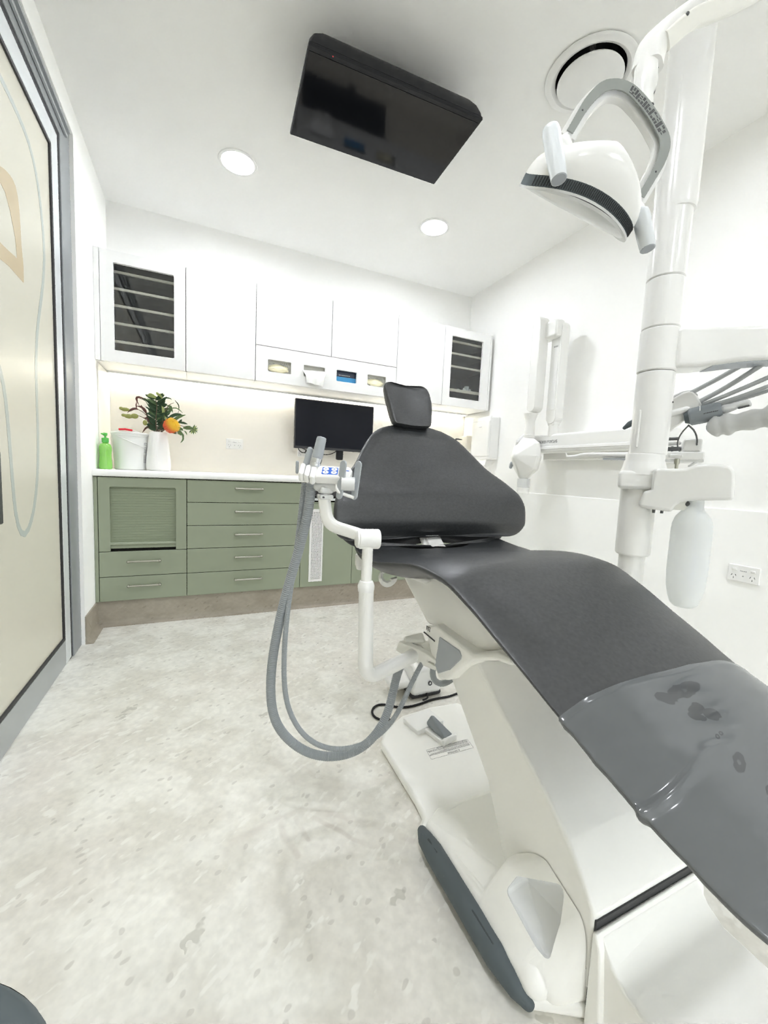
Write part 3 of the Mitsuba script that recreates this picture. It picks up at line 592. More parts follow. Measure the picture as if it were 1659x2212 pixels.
for q, s_ in ((V(-0.170, 0.118, -0.01), (0.023, 0.012, 0.011)), (V(-0.190, 0.122, -0.01), (0.010, 0.009, 0.009))):
    part(k, 'bud', trimesh.Trimesh(trimesh.creation.icosphere(2, 1).vertices*s_+q, trimesh.creation.icosphere(2, 1).faces), 'm_bud', True)
pd = [V(-0.04, 0.045, -0.01), V(-0.08, 0.08, -0.02), V(-0.125, 0.09, -0.02), V(-0.165, 0.082, -0.02)]
k = stem('drooping stem with a cluster of olive buds, lower left of the vase', 'bud_stem', pd, 0.0026,
     [(V(-0.03, 0.02), V(-0.085, -0.012), 0.012, (0, 0, 0.022), 'm_leaf_red'), (V(-0.02, 0.02), V(-0.072, 0.012), 0.016, (0, 0, 0.014), 'm_leaf_dark'), (V(-0.05, 0.06), V(-0.058, 0.10), 0.016, (0, 0, 0.0), 'm_leaf_red')])
for q, s_ in ((V(-0.120, 0.082, -0.03), (0.020, 0.012, 0.015)), (V(-0.150, 0.078, -0.03), (0.021, 0.012, 0.013)), (V(-0.175, 0.083, -0.02), (0.013, 0.010, 0.009)), (V(-0.066, 0.048, -0.035), (0.012, 0.010, 0.016))):
    part(k, 'bud', trimesh.Trimesh(trimesh.creation.icosphere(2, 1).vertices*s_+q, trimesh.creation.icosphere(2, 1).faces), 'm_bud', True)
pe = [V(0.02, 0.06), V(0.035, 0.12), V(0.06, 0.17), V(0.085, 0.185)]
stem('stem with broad hanging green leaves right of the vase middle', 'leafy_stem', pe, 0.0026,
     [(V(0.045, 0.165), V(0.047, 0.11), 0.02, (0.022, 0, 0.014), 'm_leaf_mid'), (V(0.05, 0.14), V(0.078, 0.125), 0.013, (0.004, 0, 0.018), 'm_leaf_mid'), (V(0.02, 0.17), V(0.028, 0.09), 0.016, (0.004, -0.01, 0), 'm_leaf_pale'), (V(0.03, 0.11), V(0.012, 0.06), 0.014, (0.0, -0.01, 0), 'm_leaf_mid'), (V(0.035, 0.10), V(0.04, 0.05), 0.016, (0.006, -0.01, 0), 'm_leaf_pale'), (V(0.02, 0.195), V(0.075, 0.203), 0.008, (0, 0, 0.012), 'm_leaf_dark'), (V(0.06, 0.14), V(0.135, 0.125), 0.007, (0, 0, 0.022), 'm_leaf_mid')])
pf = [V(0.025, 0.05, -0.01), V(0.055, 0.085, -0.02), V(0.085, 0.10, -0.02)]
stem('stem with two long dark leaves reaching right above the orange flower', 'leafy_stem', pf, 0.0026,
     [(V(0.045, 0.075, -0.02), V(0.135, 0.113, -0.02), 0.020, (0, 0, 0.016), 'm_leaf_dark'), (V(0.065, 0.055, -0.02), V(0.152, 0.116, -0.03), 0.018, (-0.004, 0, 0.008), 'm_leaf_mid'), (V(0.02, 0.05, -0.02), V(0.085, 0.075, -0.03), 0.024, (0, 0, 0.006), 'm_leaf_dark'), (V(0.015, 0.03, -0.03), V(0.06, 0.07, -0.03), 0.022, (0, 0, 0), 'm_leaf_dark'), (V(0.0, 0.02, -0.03), V(0.055, 0.035, -0.03), 0.022, (0, 0, 0.01), 'm_leaf_dark')])
pg = [V(0.05, 0.06, 0.01), V(0.105, 0.055, 0.0), V(0.155, 0.042, -0.01), V(0.195, 0.032, -0.01)]
stem('long stem with dark leaves and a small grey-green tuft, reaching furthest right of the vase', 'leafy_stem', pg, 0.0026,
     [(V(0.135, 0.035, -0.01), V(0.195, 0.036, -0.01), 0.026, (0, 0, 0.004), 'm_leaf_mid'), (V(0.10, 0.068), V(0.162, 0.062), 0.015, (0, 0, 0.004), 'm_leaf_dark'), (V(0.11, 0.065), V(0.13, 0.09), 0.012, (0, 0, 0), 'm_leaf_dark'), (V(0.10, 0.03), V(0.137, 0.02), 0.02, (0, 0, 0.006), 'm_leaf_mid'), (V(0.115, 0.01), V(0.14, -0.02), 0.008, (0.006, 0, 0.004), 'm_leaf_mid'), (V(0.14, 0.02), V(0.156, -0.005), 0.008, (0.004, 0, 0.003), 'm_leaf_mid')]
     + [(V(0.19, 0.034), V(0.19+0.032*math.cos(t), 0.034+0.032*math.sin(t)), 0.009, (0, 0, 0), 'm_leaf_pale' if i % 2 else 'm_leaf_mid') for i, t in enumerate(np.linspace(-2.3, 1.2, 9))])
ph = [V(0.03, 0.03, -0.03), V(0.075, 0.02, -0.03), V(0.11, -0.005, -0.03)]
stem('short stem with leaves hanging down right of the vase, under the orange flower', 'leafy_stem', ph, 0.0026,
     [(V(0.10, 0.02, -0.03), V(0.125, -0.012, -0.03), 0.026, (0.006, 0, 0), 'm_leaf_mid'), (V(0.125, 0.0, -0.02), V(0.120, -0.058, -0.02), 0.010, (0.014, 0, 0), 'm_leaf_mid'), (V(0.06, 0.02, -0.03), V(0.10, -0.005, -0.035), 0.02, (0, 0, 0), 'm_leaf_dark')])
pi_ = [V(0.03, 0.08, 0.02), V(0.09, 0.11, 0.03), V(0.112, 0.16, 0.03), V(0.088, 0.208, 0.03)]
stem('thin bare twig curving up at the right of the bouquet', 'twig', pi_, 0.0016, [(V(0.11, 0.15, 0.03), V(0.09, 0.2, 0.03), 0.006, (0.008, 0, 0.006), 'm_leaf_dark')])
pj_ = [V(-0.02, 0.07, 0.02), V(-0.045, 0.14, 0.02), V(-0.075, 0.185, 0.01), V(-0.10, 0.19, 0.0)]
stem('reddish stem with curled dark leaves at the upper left of the bouquet', 'leafy_stem', pj_, 0.0022,
     [(V(-0.06, 0.185), V(-0.10, 0.15), 0.013, (-0.03, 0, 0.028), 'm_leaf_red'), (V(-0.05, 0.17), V(-0.085, 0.19), 0.014, (0, 0, 0.008), 'm_leaf_dark'), (V(-0.03, 0.12), V(-0.068, 0.148), 0.010, (0, 0, 0), 'm_leaf_dark'), (V(-0.03, 0.10), V(-0.07, 0.11), 0.011, (0, 0, 0), 'm_leaf_dark'), (V(-0.035, 0.07), V(-0.08, 0.075), 0.012, (0, 0, 0.006), 'm_leaf_red'), (V(-0.02, 0.05), V(-0.06, 0.06), 0.014, (0, 0, 0), 'm_leaf_dark')])
k = thing('pincushion_flower', 'orange and yellow spiky pincushion flower leaning over the right of the vase rim', 'flower')
fc, fax = np.array(V(0.068, 0.037, -0.055)), np.array([0.62, -0.5, 0.42]); fax /= np.linalg.norm(fax)
part(k, 'stalk', tube(spl([V(0.0, -0.03), V(0.022, 0.006, -0.02), tuple(fc-fax*0.025)], 12), 0.0035, 8), 'm_stem', 40)
fx = np.cross(fax, (0, 0, 1)); fx /= np.linalg.norm(fx); fy = np.cross(fax, fx)
part(k, 'head', frame(trimesh.creation.icosphere(3, 1.0).apply_transform(np.diag([0.026, 0.026, 0.032, 1])), fc, fx, fy, fax), 'm_protea', True, uv=(trimesh.creation.icosphere(3, 1.0).vertices[:, 2:3]*0.5+0.5)@np.array([[1.0, 0.0]]))
sp, uvs = [], []
for i in range(300):
    z = 1-1.75*(i+0.5)/300; a = i*2.39996; q = math.sqrt(max(0, 1-z*z))
    d = fx*q*math.cos(a)+fy*q*math.sin(a)+fax*z
    o = fc+d*0.024; e = fc+d*(0.042+0.004*math.sin(i*7.3))+fax*(0.010+0.020*max(0, 0.6-abs(z-0.2))); mid = fc+d*0.040
    t_ = tube([o, mid, e], [0.0013, 0.0011, 0.0016], 4); sp.append(t_); uvs.append(np.tile([min(1, max(0, 0.55+0.5*z)), 0], (len(t_.vertices), 1)))
part(k, 'styles', cat(sp), 'm_protea', False, uv=np.vstack(uvs))
labels[f'{k}__styles'] = {'kind': 'stuff', 'label': 'orange and yellow spikes'}

# monitor on its wall bracket
k = thing('monitor', 'black flat computer monitor in front of the splashback, left of the chair headrest', 'monitor')
part(k, 'casing', rbox(0.621, 1.236, 3.004, 3.036, 1.104, 1.462, 0.004), 'm_black_soft', 35)
part(k, 'screen', box(0.628, 1.229, 3.0025, 3.005, 1.122, 1.455), 'm_screen', False)
part(k, 'stand_neck', cat(rbox(0.953, 1.008, 3.030, 3.062, 1.035, 1.20, 0.012), rbox(0.93, 1.03, 3.035, 3.06, 1.22, 1.32, 0.006), cyl((0.98, 3.05, 1.27), (0.98, YW-0.012, 1.27), 0.018), rbox(0.94, 1.02, YW-0.02, YW-0.0085, 1.2, 1.34, 0.004)), 'm_black', 35)
part(k, 'cable', cat(tube(spl([(0.655, 3.05, 1.13), (0.665, 3.05, 1.095), (0.70, 3.06, 1.075), (0.725, 3.08, 1.085), (0.735, 3.13, 1.095), (0.735, YW-0.018, 1.078)], 30), 0.003, 8), tube(spl([(0.655, 3.05, 1.12), (0.72, 3.05, 1.096), (0.80, 3.05, 1.078), (0.87, 3.05, 1.07), (0.93, 3.05, 1.085), (0.96, 3.05, 1.11)], 30), 0.003, 8)), 'm_black', 40)

# dispensers in the corner by the right wall
k = thing('towel_dispenser', 'white paper towel dispenser on the right wall above the worktop corner', 'towel dispenser')
part(k, 'housing', cat(rbox(2.105, XR-0.0005, 2.66, 2.90, 1.10, 1.445, 0.014)), 'm_white_plastic', 35)
part(k, 'cover', hull_spheres([((2.112, y, z), 0.014) for y in (2.675, 2.885) for z in (1.13, 1.40)]+[((2.125, y, 1.43), 0.01) for y in (2.675, 2.885)], 14), 'm_white_gloss', 35)
part(k, 'latch', box(2.094, 2.100, 2.76, 2.79, 1.36, 1.366), 'm_lightgrey', False)
part(k, 'paper_towel', cat(rot(box(2.118, 2.121, 2.70, 2.86, 1.045, 1.105), 14, (0, 1, 0), (2.12, 2.78, 1.10))), 'm_paper', False, label='white paper towel end hanging out')
k = thing('soap_dispenser', 'cream soap dispenser on the right wall beside the towel dispenser, above the worktop', 'soap dispenser')
part(k, 'housing', rbox(2.105, XR-0.0005, 2.975, 3.065, 1.185, 1.31, 0.014), 'm_cream', 35)
part(k, 'lever', rbox(2.092, 2.14, 2.985, 3.055, 1.170, 1.19, 0.006), 'm_white_plastic', 35)
k = thing('pump_bottle', 'white bottle with a bright blue label on the worktop, half hidden by the backrest', 'bottle')
part(k, 'body', lathe([(0.001, 0), (0.028, 0), (0.031, 0.005), (0.031, 0.29), (0.026, 0.315), (0.012, 0.325), (0.012, 0.345), (0.001, 0.345)], (2.035, 3.03, 0.9), 28), 'm_white_plastic', 40)
part(k, 'label', lathe([(0.0308, 0.205), (0.0318, 0.205), (0.0318, 0.287), (0.0308, 0.287)], (2.035, 3.03, 0.9), 28, ring=True), 'm_blue', 40, label='bright blue label')
part(k, 'nozzle', cat(cyl((2.035, 3.03, 1.243), (2.035, 3.03, 1.275), 0.006), hull_spheres([((2.035, 3.03, 1.277), 0.006), ((2.075, 3.0, 1.272), 0.004)], 10)), 'm_black_soft', 40)

# screen under the ceiling
k = thing('ceiling_television', 'black television mounted flat under the ceiling, screen facing down', 'television')
tvc, tva = np.array([0.685, 1.690, 2.37]), math.radians(-2.4)
tX, tY, tZ = np.array([math.cos(tva), math.sin(tva), 0]), np.array([-math.sin(tva), math.cos(tva), 0]), np.array([0, 0, 1.0])
W2, D2 = 0.350, 0.202
place = lambda m: frame(m, tvc, tX, tY, tZ)
part(k, 'bezel', place(box(-W2, W2, -D2, D2, 0.0, 0.014, 0.003)), 'm_black', False)
part(k, 'screen', place(box(-W2+0.007, W2-0.007, -D2+0.020, D2-0.007, -0.0012, 0.002)), 'm_tv_glass', False)
hb = []
for z, sx, sy in ((0.012, 0.0, 0.0), (0.030, 0.004, 0.004), (0.055, 0.016, 0.012), (0.075, 0.036, 0.024), (0.090, 0.065, 0.042), (0.098, 0.10, 0.07)):
    c = np.array(rrect(-W2+sx, W2-sx, -D2+sy, D2-sy, 0.012+sx*0.3).exterior.coords)[:-1]
    hb.append(np.c_[c, np.full(len(c), z)])
part(k, 'back_shell', place(rings_mesh(hb)), 'm_black', 50)
part(k, 'mount', place(cat(box(-0.10, 0.10, -0.02, 0.10, 0.09, 0.178), box(-0.13, 0.13, -0.03, 0.12, 0.170, 0.1785))), 'm_black_soft', False)
part(k, 'indicator', place(move(trimesh.creation.icosphere(1, 0.0022), -W2+0.085, -D2+0.006, -0.0005)), 'm_red', False, label='tiny red standby light')

# X-ray unit on the right wall
k = thing('x_ray_unit', 'white wall mounted dental X-ray unit with folded arm and hanging tube head', 'X-ray unit')
part(k, 'wall_bar', rbox(2.055, XR-0.0005, 1.28, 2.168, 1.128, 1.248, 0.018), 'm_white_gloss', 35)
part(k, 'wall_plate', rbox(2.12, XR-0.0005, 1.28, 2.10, 1.085, 1.135, 0.008), 'm_white_paint', 35)
part(k, 'bar_trim', box(2.050, 2.056, 1.30, 2.150, 1.150, 1.168, 0.002), 'm_white_plastic', False)
def yz(m, x): return frame(m, (x, 0, 0), (0, -1, 0), (0, 0, 1), (-1, 0, 0))   # u runs towards -y (rightwards in the room as seen from the chair)
part(k, 'lettering', yz(cat(move(meshkit.text_mesh('DEXIS FOCUS', 0.017, 0.001), -2.085, 1.190, 0), move(ext(sg.Point(0, 0).buffer(0.0155).difference(sg.Point(0.003, 0.001).buffer(0.010)), 0.001), -2.117, 1.198, 0), move(ext(sg.box(-0.002, -0.008, 0.006, 0.003), 0.001), -2.117, 1.198, 0)), 2.0549), 'm_print', False, label='dark DEXIS FOCUS lettering with round emblem')
def arm(x, y, z0, z1, wy, wx):
    return frame(ext(sg.LineString([(0, z0), (0, z1)]).buffer(wy, quad_segs=8), 2*wx, 0.006), (x-wx, y, 0), (0, 1, 0), (0, 0, 1), (1, 0, 0))
part(k, 'outer_arm', arm(2.000, 2.085, 1.425, 1.955, 0.036, 0.038), 'm_white_paint', 40)
part(k, 'inner_arm', arm(2.085, 1.995, 1.350, 1.91, 0.040, 0.034), 'm_white_paint', 40)
part(k, 'elbow', cat(rbox(2.005, 2.085, 1.96, 2.10, 1.845, 1.955, 0.02), cyl((2.005, 2.03, 1.90), (2.12, 2.03, 1.90), 0.035)), 'm_white_paint', 40)
part(k, 'arm_cover', frame(ext([(1.968, 1.40), (2.022, 1.40), (2.022, 1.865), (2.0, 1.885), (1.968, 1.84)], 0.002), (2.0505, 0, 0), (0, 1, 0), (0, 0, 1), (-1, 0, 0)), 'm_white_gloss', False)
part(k, 'arm_print', frame(meshkit.text_mesh('max', 0.012, 0.001), (2.0483, 2.008, 1.790), (0, -1, 0), (0, 0, 1), (-1, 0, 0)), 'm_print_grey', False)
part(k, 'arm_socket', cat(cyl((2.085, 1.995, 1.235), (2.085, 1.995, 1.33), 0.034, r2=0.028), rbox(2.055, 2.115, 1.965, 2.025, 1.30, 1.40, 0.012)), 'm_white_paint', 40)
HX, HY = 2.000, 2.135
part(k, 'neck', lathe([(0.001, 0.0), (0.034, 0.0), (0.036, 0.02), (0.032, 0.022), (0.032, 0.075), (0.030, 0.078), (0.030, 0.11), (0.036, 0.13), (0.045, 0.16), (0.001, 0.16)], (HX, HY-0.02, 1.225), 32), 'm_white_paint', 40)
hd = hull_spheres([((HX, HY+0.098, 1.10), 0.030), ((HX, HY-0.100, 1.10), 0.03), ((HX, HY+0.085, 1.165), 0.026), ((HX, HY-0.085, 1.175), 0.026), ((HX, HY+0.075, 1.04), 0.026), ((HX, HY-0.085, 1.03), 0.03), ((HX-0.045, HY+0.01, 1.10), 0.05), ((HX+0.045, HY, 1.10), 0.05), ((HX, HY+0.0, 0.985), 0.042), ((HX, HY-0.01, 1.19), 0.05)], 24)
part(k, 'tube_head', hd, 'm_white_paint', 30)
part(k, 'head_cap', hull_spheres([((HX, HY+0.05, 1.205), 0.03), ((HX, HY+0.085, 1.16), 0.018), ((HX, HY+0.02, 1.225), 0.03), ((HX-0.03, HY+0.04, 1.20), 0.02)], 16), 'm_lightgrey', 35, label='grey rear cap')
part(k, 'head_knob', hull_spheres([((HX-0.02, HY+0.105, 1.055), 0.014), ((HX-0.02, HY+0.115, 1.03), 0.011)], 14), 'm_plastic_grey', 40)
part(k, 'collimator', lathe([(0.001, 0.06), (0.042, 0.06), (0.042, 0.012), (0.041, 0.0), (0.038, 0.0), (0.038, 0.02), (0.001, 0.02)], (HX, HY+0.0, 0.893), 36), 'm_lightgrey', 40, label='light grey collimator ring')
part(k, 'cone', lathe([(0.038, 0.006), (0.041, 0.006), (0.041, -0.045), (0.0385, -0.045), (0.0385, 0.004)], (HX, HY+0.0, 0.893), 36, ring=True), 'm_clear', 40, label='clear open cone')

# ------------------------------------------------------------------ dental chair (its axis runs along y, the toe end towards the viewer)
XC = 0.76
chair = thing('dental_chair', 'black upholstered white dental chair, reclined, with clear vinyl over its toe end', 'dental chair')
ST = np.array([  # y, z of the upper edge, half width, thickness, dip of the middle
    (1.205, 0.716, 0.270, 0.010, 0.030), (1.200, 0.721, 0.292, 0.026, 0.032), (1.188, 0.725, 0.303, 0.046, 0.033), (1.165, 0.727, 0.311, 0.064, 0.032),
    (1.12, 0.726, 0.316, 0.078, 0.028), (1.05, 0.723, 0.312, 0.078, 0.020), (0.95, 0.738, 0.298, 0.074, 0.017), (0.84, 0.752, 0.288, 0.068, 0.010),
    (0.75, 0.745, 0.280, 0.062, 0.003), (0.65, 0.708, 0.270, 0.056, 0.0), (0.57, 0.668, 0.263, 0.052, -0.003), (0.50, 0.634, 0.258, 0.049, -0.005), (0.44, 0.603, 0.253, 0.047, -0.006),
    (0.38, 0.577, 0.249, 0.046, -0.007), (0.32, 0.553, 0.246, 0.045, -0.007), (0.25, 0.528, 0.242, 0.044, -0.007), (0.19, 0.510, 0.237, 0.043, -0.007),
    (0.155, 0.501, 0.226, 0.041, -0.006), (0.132, 0.496, 0.205, 0.034, -0.005), (0.118, 0.492, 0.175, 0.022, -0.004), (0.112, 0.488, 0.140, 0.008, -0.003)])
tt = np.r_[0, np.cumsum(np.linalg.norm(np.diff(ST[:, :2], axis=0), axis=1))]
from scipy.interpolate import PchipInterpolator
SEAT = PchipInterpolator(tt, ST)
def seat_rings(t0, t1, n, grow=0.0, wob=None):
    out = []
    se = superellipse(1, 1, 72, 2.7)
    for i, t in enumerate(np.linspace(t0, t1, n)):
        y, z, w, th, dip = SEAT(t)
        fade = float(np.clip((y-0.98)/0.2, 0, 1))**1.5
        u = se[:, 0]; roll = 0.018; lift = 0.006
        ring = np.stack([XC+u*(w+grow), np.full(72, y)+0.055*fade*(u**2-0.35), z-th/2-dip*(1-u**4)-(se[:, 1] > 0)*se[:, 1]*roll*np.abs(u)**5+se[:, 1]*(th/2+grow)+lift], 1)
        if wob is not None: ring = wob(ring, u, se[:, 1], t)
        out.append(ring)
    return out
ts = np.unique(np.r_[tt, np.linspace(0, tt[-1], 90)])
rings = [seat_rings(t, t, 1)[0] for t in ts]
part(chair, 'seat_cushion', rings_mesh(rings), 'm_leather', True, label='black seat and leg cushion')
# clear vinyl sleeve pulled over the toe end
t_of = lambda y: float(np.interp(-y, -ST[:, 0], tt))
def wob(ring, u, s, t):
    y = ring[:, 1]
    a = meshkit.fbm(np.c_[ring[:, 0]*7+3, y*26+ring[:, 0]*9, ring[:, 2]*9], 3)-0.5
    fold = np.exp(-((y-0.287-0.06*np.maximum(0, -u-0.55)+0.02*np.sin(u*5))/0.006)**2)*0.0055*np.clip(-u*1.3, 0, 1)
    seam = np.exp(-((y-0.415)/0.006)**2)*0.002
    n = np.stack([u, 0*u, s], 1); n /= np.linalg.norm(n, axis=1, keepdims=True)
    return ring+n*(0.0035+a*0.007+fold+seam)[:, None]
rv = [seat_rings(t, t, 1, 0.001, wob)[0] for t in np.linspace(t_of(0.425), tt[-1]-0.004, 110)]
v0 = rings_mesh(rv, caps=False)
part(chair, 'vinyl_cover', v0, 'm_vinyl', True, label='shiny clear vinyl sleeve over the toe end')

def back_loft(stations, d_fwd, seg=64, e=3.0, arch=0.0):
    """stations: z, y, centre x, half width, thickness, forward curl of the wings"""
    out = []; se = superellipse(1, 1, seg, e); S = np.array(stations)
    for i, (z, y, cx, w, th, curl) in enumerate(S):
        a = np.array([0, np.interp(z, S[:, 0], np.gradient(S[:, 1], S[:, 0]))*1.0, 1.0])
        nrm = np.array([0, -0.89, 0.46])
        u = se[:, 0]
        ring = np.c_[cx+u*w, np.full(seg, y), np.full(seg, z)-arch*np.abs(u)**3*np.clip((S[0, 0]+0.12-z)/0.12, 0, 1)]+(se[:, 1:]*th/2-th/2+(curl*np.abs(u)**2.2)[:, None]+d_fwd)*nrm
        out.append(ring)
    return out
def smooth_stations(S, n=60):
    S = np.array(S, float); t = np.r_[0, np.cumsum(np.linalg.norm(np.diff(S[:, [0, 3, 4]]*[1, 0.7, 0.5], axis=0), axis=1))]
    return PchipInterpolator(t, S)(np.linspace(0, t[-1], n))
by = lambda z: 1.215+(z-0.715)*0.50-0.02*math.sin((z-0.715)/0.42*math.pi)
BK = [(0.717, 0.29, 0.010), (0.720, 0.325, 0.028), (0.728, 0.350, 0.046), (0.745, 0.374, 0.062), (0.78, 0.390, 0.072), (0.82, 0.391, 0.076), (0.865, 0.378, 0.076), (0.915, 0.345, 0.075), (0.975, 0.286, 0.073),
      (1.04, 0.240, 0.070), (1.085, 0.204, 0.066), (1.11, 0.172, 0.060), (1.126, 0.132, 0.046), (1.133, 0.09, 0.028), (1.136, 0.05, 0.010)]
bulge = lambda z: 0.020*math.exp(-((z-0.85)/0.075)**2)-0.010*math.exp(-((z-1.0)/0.06)**2)
BS = smooth_stations([(z+0.010*max(0, (0.78-z)/0.065), by(z)-bulge(z)+0.045*max(0, (0.80-z)/0.085)**2+0.03*max(0, (z-1.06)/0.076)**2, XC+0.012, w, th, 0.052*min(1, max(0.2, (1.12-z)/0.25))) for z, w, th in BK])
part(chair, 'backrest', rings_mesh(back_loft(BS, 0.0, e=2.5, arch=0.024)), 'm_leather', True, label='black wing shaped backrest cushion')
SH = smooth_stations([(z, by(z), XC+0.012, w, th, 0.04*min(1, max(0.2, (1.12-z)/0.25))) for z, w, th in ((0.752, 0.17, 0.008), (0.754, 0.24, 0.02), (0.760, 0.285, 0.034), (0.772, 0.322, 0.04), (0.79, 0.345, 0.045), (0.84, 0.352, 0.045), (0.9, 0.33, 0.045), (0.98, 0.27, 0.045), (1.05, 0.21, 0.04), (1.09, 0.16, 0.03), (1.10, 0.10, 0.012))])
part(chair, 'back_shell', rings_mesh(back_loft(SH, -0.062, arch=0.055)), 'm_black_soft', True, label='black rear shell')
hy = lambda z: 1.415+(z-1.13)*0.45
HS = smooth_stations([(z, hy(z), cx, w, th, c) for z, cx, w, th, c in ((1.134, 0.752, 0.060, 0.010, 0.01), (1.137, 0.752, 0.073, 0.03, 0.014), (1.148, 0.753, 0.083, 0.052, 0.016), (1.175, 0.755, 0.090, 0.064, 0.018), (1.21, 0.757, 0.097, 0.068, 0.02), (1.245, 0.755, 0.101, 0.066, 0.022), (1.27, 0.750, 0.101, 0.058, 0.024), (1.285, 0.745, 0.096, 0.042, 0.024), (1.291, 0.742, 0.086, 0.024, 0.022), (1.293, 0.742, 0.066, 0.008, 0.02))], 44)
part(chair, 'headrest', rings_mesh(back_loft(HS, 0.0, 56, 2.8)), 'm_leather', True, label='black headrest cushion')
part(chair, 'headrest_bar', frame(box(-0.035, 0.035, -0.008, 0.008, 0, 0.24, 0.003), (0.755, 1.475, 1.0), (1, 0, 0), (0, 0.89, -0.46), (0, 0.46, 0.89)), 'm_chrome', False)
def ext_x(poly, x0, x1, bevel=0.0, seg=12):      # polygon in (y, z)
    return frame(ext(poly, x1-x0, bevel, seg), (x0, 0, 0), (0, 1, 0), (0, 0, 1), (1, 0, 0))
part(chair, 'back_bracket', cat(ext_x([(1.10, 0.60), (1.24, 0.655), (1.33, 0.74), (1.30, 0.76), (1.22, 0.70), (1.10, 0.665)], 0.735, 0.80, 0.006), tube([(0.727, 1.18, 0.64), (0.727, 1.262, 0.72)], 0.009, 10)), 'm_white_paint', 35)
part(chair, 'seat_casting', ext_x([(1.185, 0.655), (1.168, 0.605), (1.00, 0.508), (0.945, 0.515), (0.752, 0.527), (0.675, 0.565), (0.60, 0.60), (0.60, 0.625), (0.70, 0.655), (0.84, 0.69), (1.05, 0.665)], 0.602, 0.918, 0.022), 'm_white_chair', 30)
part(chair, 'lift_arm', ext_x([(0.4105, 0.06), (0.4105, 0.2075), (0.425, 0.230), (0.445, 0.256), (0.475, 0.290), (0.52, 0.328), (0.58, 0.367), (0.65, 0.412), (0.745, 0.482), (0.80, 0.52), (0.93, 0.52), (0.915, 0.44), (0.87, 0.40), (0.70, 0.235), (0.63, 0.10), (0.60, 0.03)], 0.614, 0.906, 0.008), 'm_white_chair', 30)
HP = [(0.96, 0.520), (0.905, 0.545), (0.735, 0.538), (0.66, 0.575), (0.575, 0.585), (0.575, 0.570), (0.65, 0.556), (0.735, 0.518), (0.789, 0.474), (0.837, 0.420), (0.874, 0.405), (0.905, 0.433), (0.93, 0.471)]
part(chair, 'pivot_housing', ext_x(sg.Polygon(HP), 0.576, 0.64, 0.009), 'm_white_chair', 30)
hp = part(chair, 'housing_panel', ext_x(sg.Polygon([(0.877, 0.522), (0.786, 0.523), (0.776, 0.513), (0.779, 0.503), (0.821, 0.457), (0.873, 0.422), (0.891, 0.44), (0.882, 0.487)]).buffer(-0.004).buffer(0.004, quad_segs=4), 0.5735, 0.579, 0.0015), 'm_plastic_grey', 35, label='grey side panel')
part(chair, 'housing_slot', cat(tube([(0.5755, 0.958, 0.503), (0.5755, 0.90, 0.500)], 0.002, 8), *[tube([(0.5755, 0.945-0.008*i, 0.524), (0.5755, 0.945-0.008*i, 0.515)], 0.0011, 6) for i in range(3)], tube([(0.5755, 0.948, 0.5255), (0.5755, 0.926, 0.5265)], 0.0008, 6)), 'm_print', 40, label='dark slot and mark')
part(chair, 'hanger_hook', cat(tube(spl([(0.56, 1.09, 0.665), (0.53, 1.10, 0.655), (0.505, 1.11, 0.640), (0.50, 1.10, 0.622), (0.512, 1.085, 0.612), (0.528, 1.08, 0.62), (0.53, 1.075, 0.632)], 24), 0.007, 10, section=[(-1.6, -0.5), (1.6, -0.5), (1.6, 0.5), (-1.6, 0.5)]), hull_spheres([((0.59, 0.99, 0.645), 0.012), ((0.60, 1.13, 0.650), 0.012), ((0.545, 1.09, 0.655), 0.01)], 12)), 'm_white_paint', 35)
part(chair, 'side_knob', cat(lathe([(0.001, -0.02), (0.014, -0.018), (0.02, 0.0), (0.02, 0.032), (0.017, 0.035), (0.001, 0.035)], (0.50, 1.275, 0.632), 24), tube([(0.50, 1.275, 0.64), (0.60, 1.22, 0.66)], 0.012, 10)), 'm_white_paint', 35)
# base
plate = sg.Polygon([(0.70, 1.297), (0.83, 1.310), (0.96, 1.300), (1.00, 1.10), (0.985, 0.86), (1.00, 0.80), (1.0, 0.50), (0.92, 0.415), (0.62, 0.408), (0.525, 0.462), (0.512, 0.83), (0.552, 0.872), (0.558, 0.93), (0.563, 1.185), (0.60, 1.235)]).buffer(-0.012).buffer(0.024, quad_segs=5).buffer(-0.012)
part(chair, 'base_plate', ext(plate, 0.030, 0.010, 12), 'm_white_chair', 35)
mound = [((0.553, 0.560, 0.044), 0.026), ((0.556, 0.50, 0.046), 0.030), ((0.585, 0.455, 0.048), 0.034), ((0.645, 0.442, 0.048), 0.034), ((0.632, 0.515, 0.190), 0.028), ((0.592, 0.572, 0.142), 0.022), ((0.640, 0.446, 0.168), 0.034), ((0.66, 0.60, 0.06), 0.03), ((0.553, 0.60, 0.040), 0.024)]
mound += [((2*XC-p[0], p[1], p[2]), r) for p, r in mound]
fair = [((0.553, 0.82, 0.030), 0.020), ((0.60, 0.86, 0.022), 0.014), ((0.556, 0.47, 0.046), 0.030), ((0.62, 0.58, 0.070), 0.030), ((0.66, 0.84, 0.028), 0.02)]
fair += [((2*XC-p[0], p[1], p[2]), r) for p, r in fair]
def q3(m): return m3.Manifold(m3.Mesh(np.array(m.vertices, np.float32), np.array(m.faces, np.uint32)))
M = tm(q3(hull_spheres(mound, 28)) + q3(hull_spheres(fair, 28)))
front = box(0.4, 1.1, 0.0, 0.4085, -0.1, 0.5)
slot = box(0.612, 0.908, 0.36, 0.70, 0.10, 0.5)
cut = hull_spheres([((0.562, 0.548, 0.128), 0.010), ((0.604, 0.478, 0.186), 0.012), ((0.572, 0.462, 0.098), 0.010), ((0.600, 0.466, 0.150), 0.010), ((0.50, 0.55, 0.17), 0.012), ((0.50, 0.46, 0.17), 0.012), ((0.594, 0.540, 0.145), 0.010)], 20)
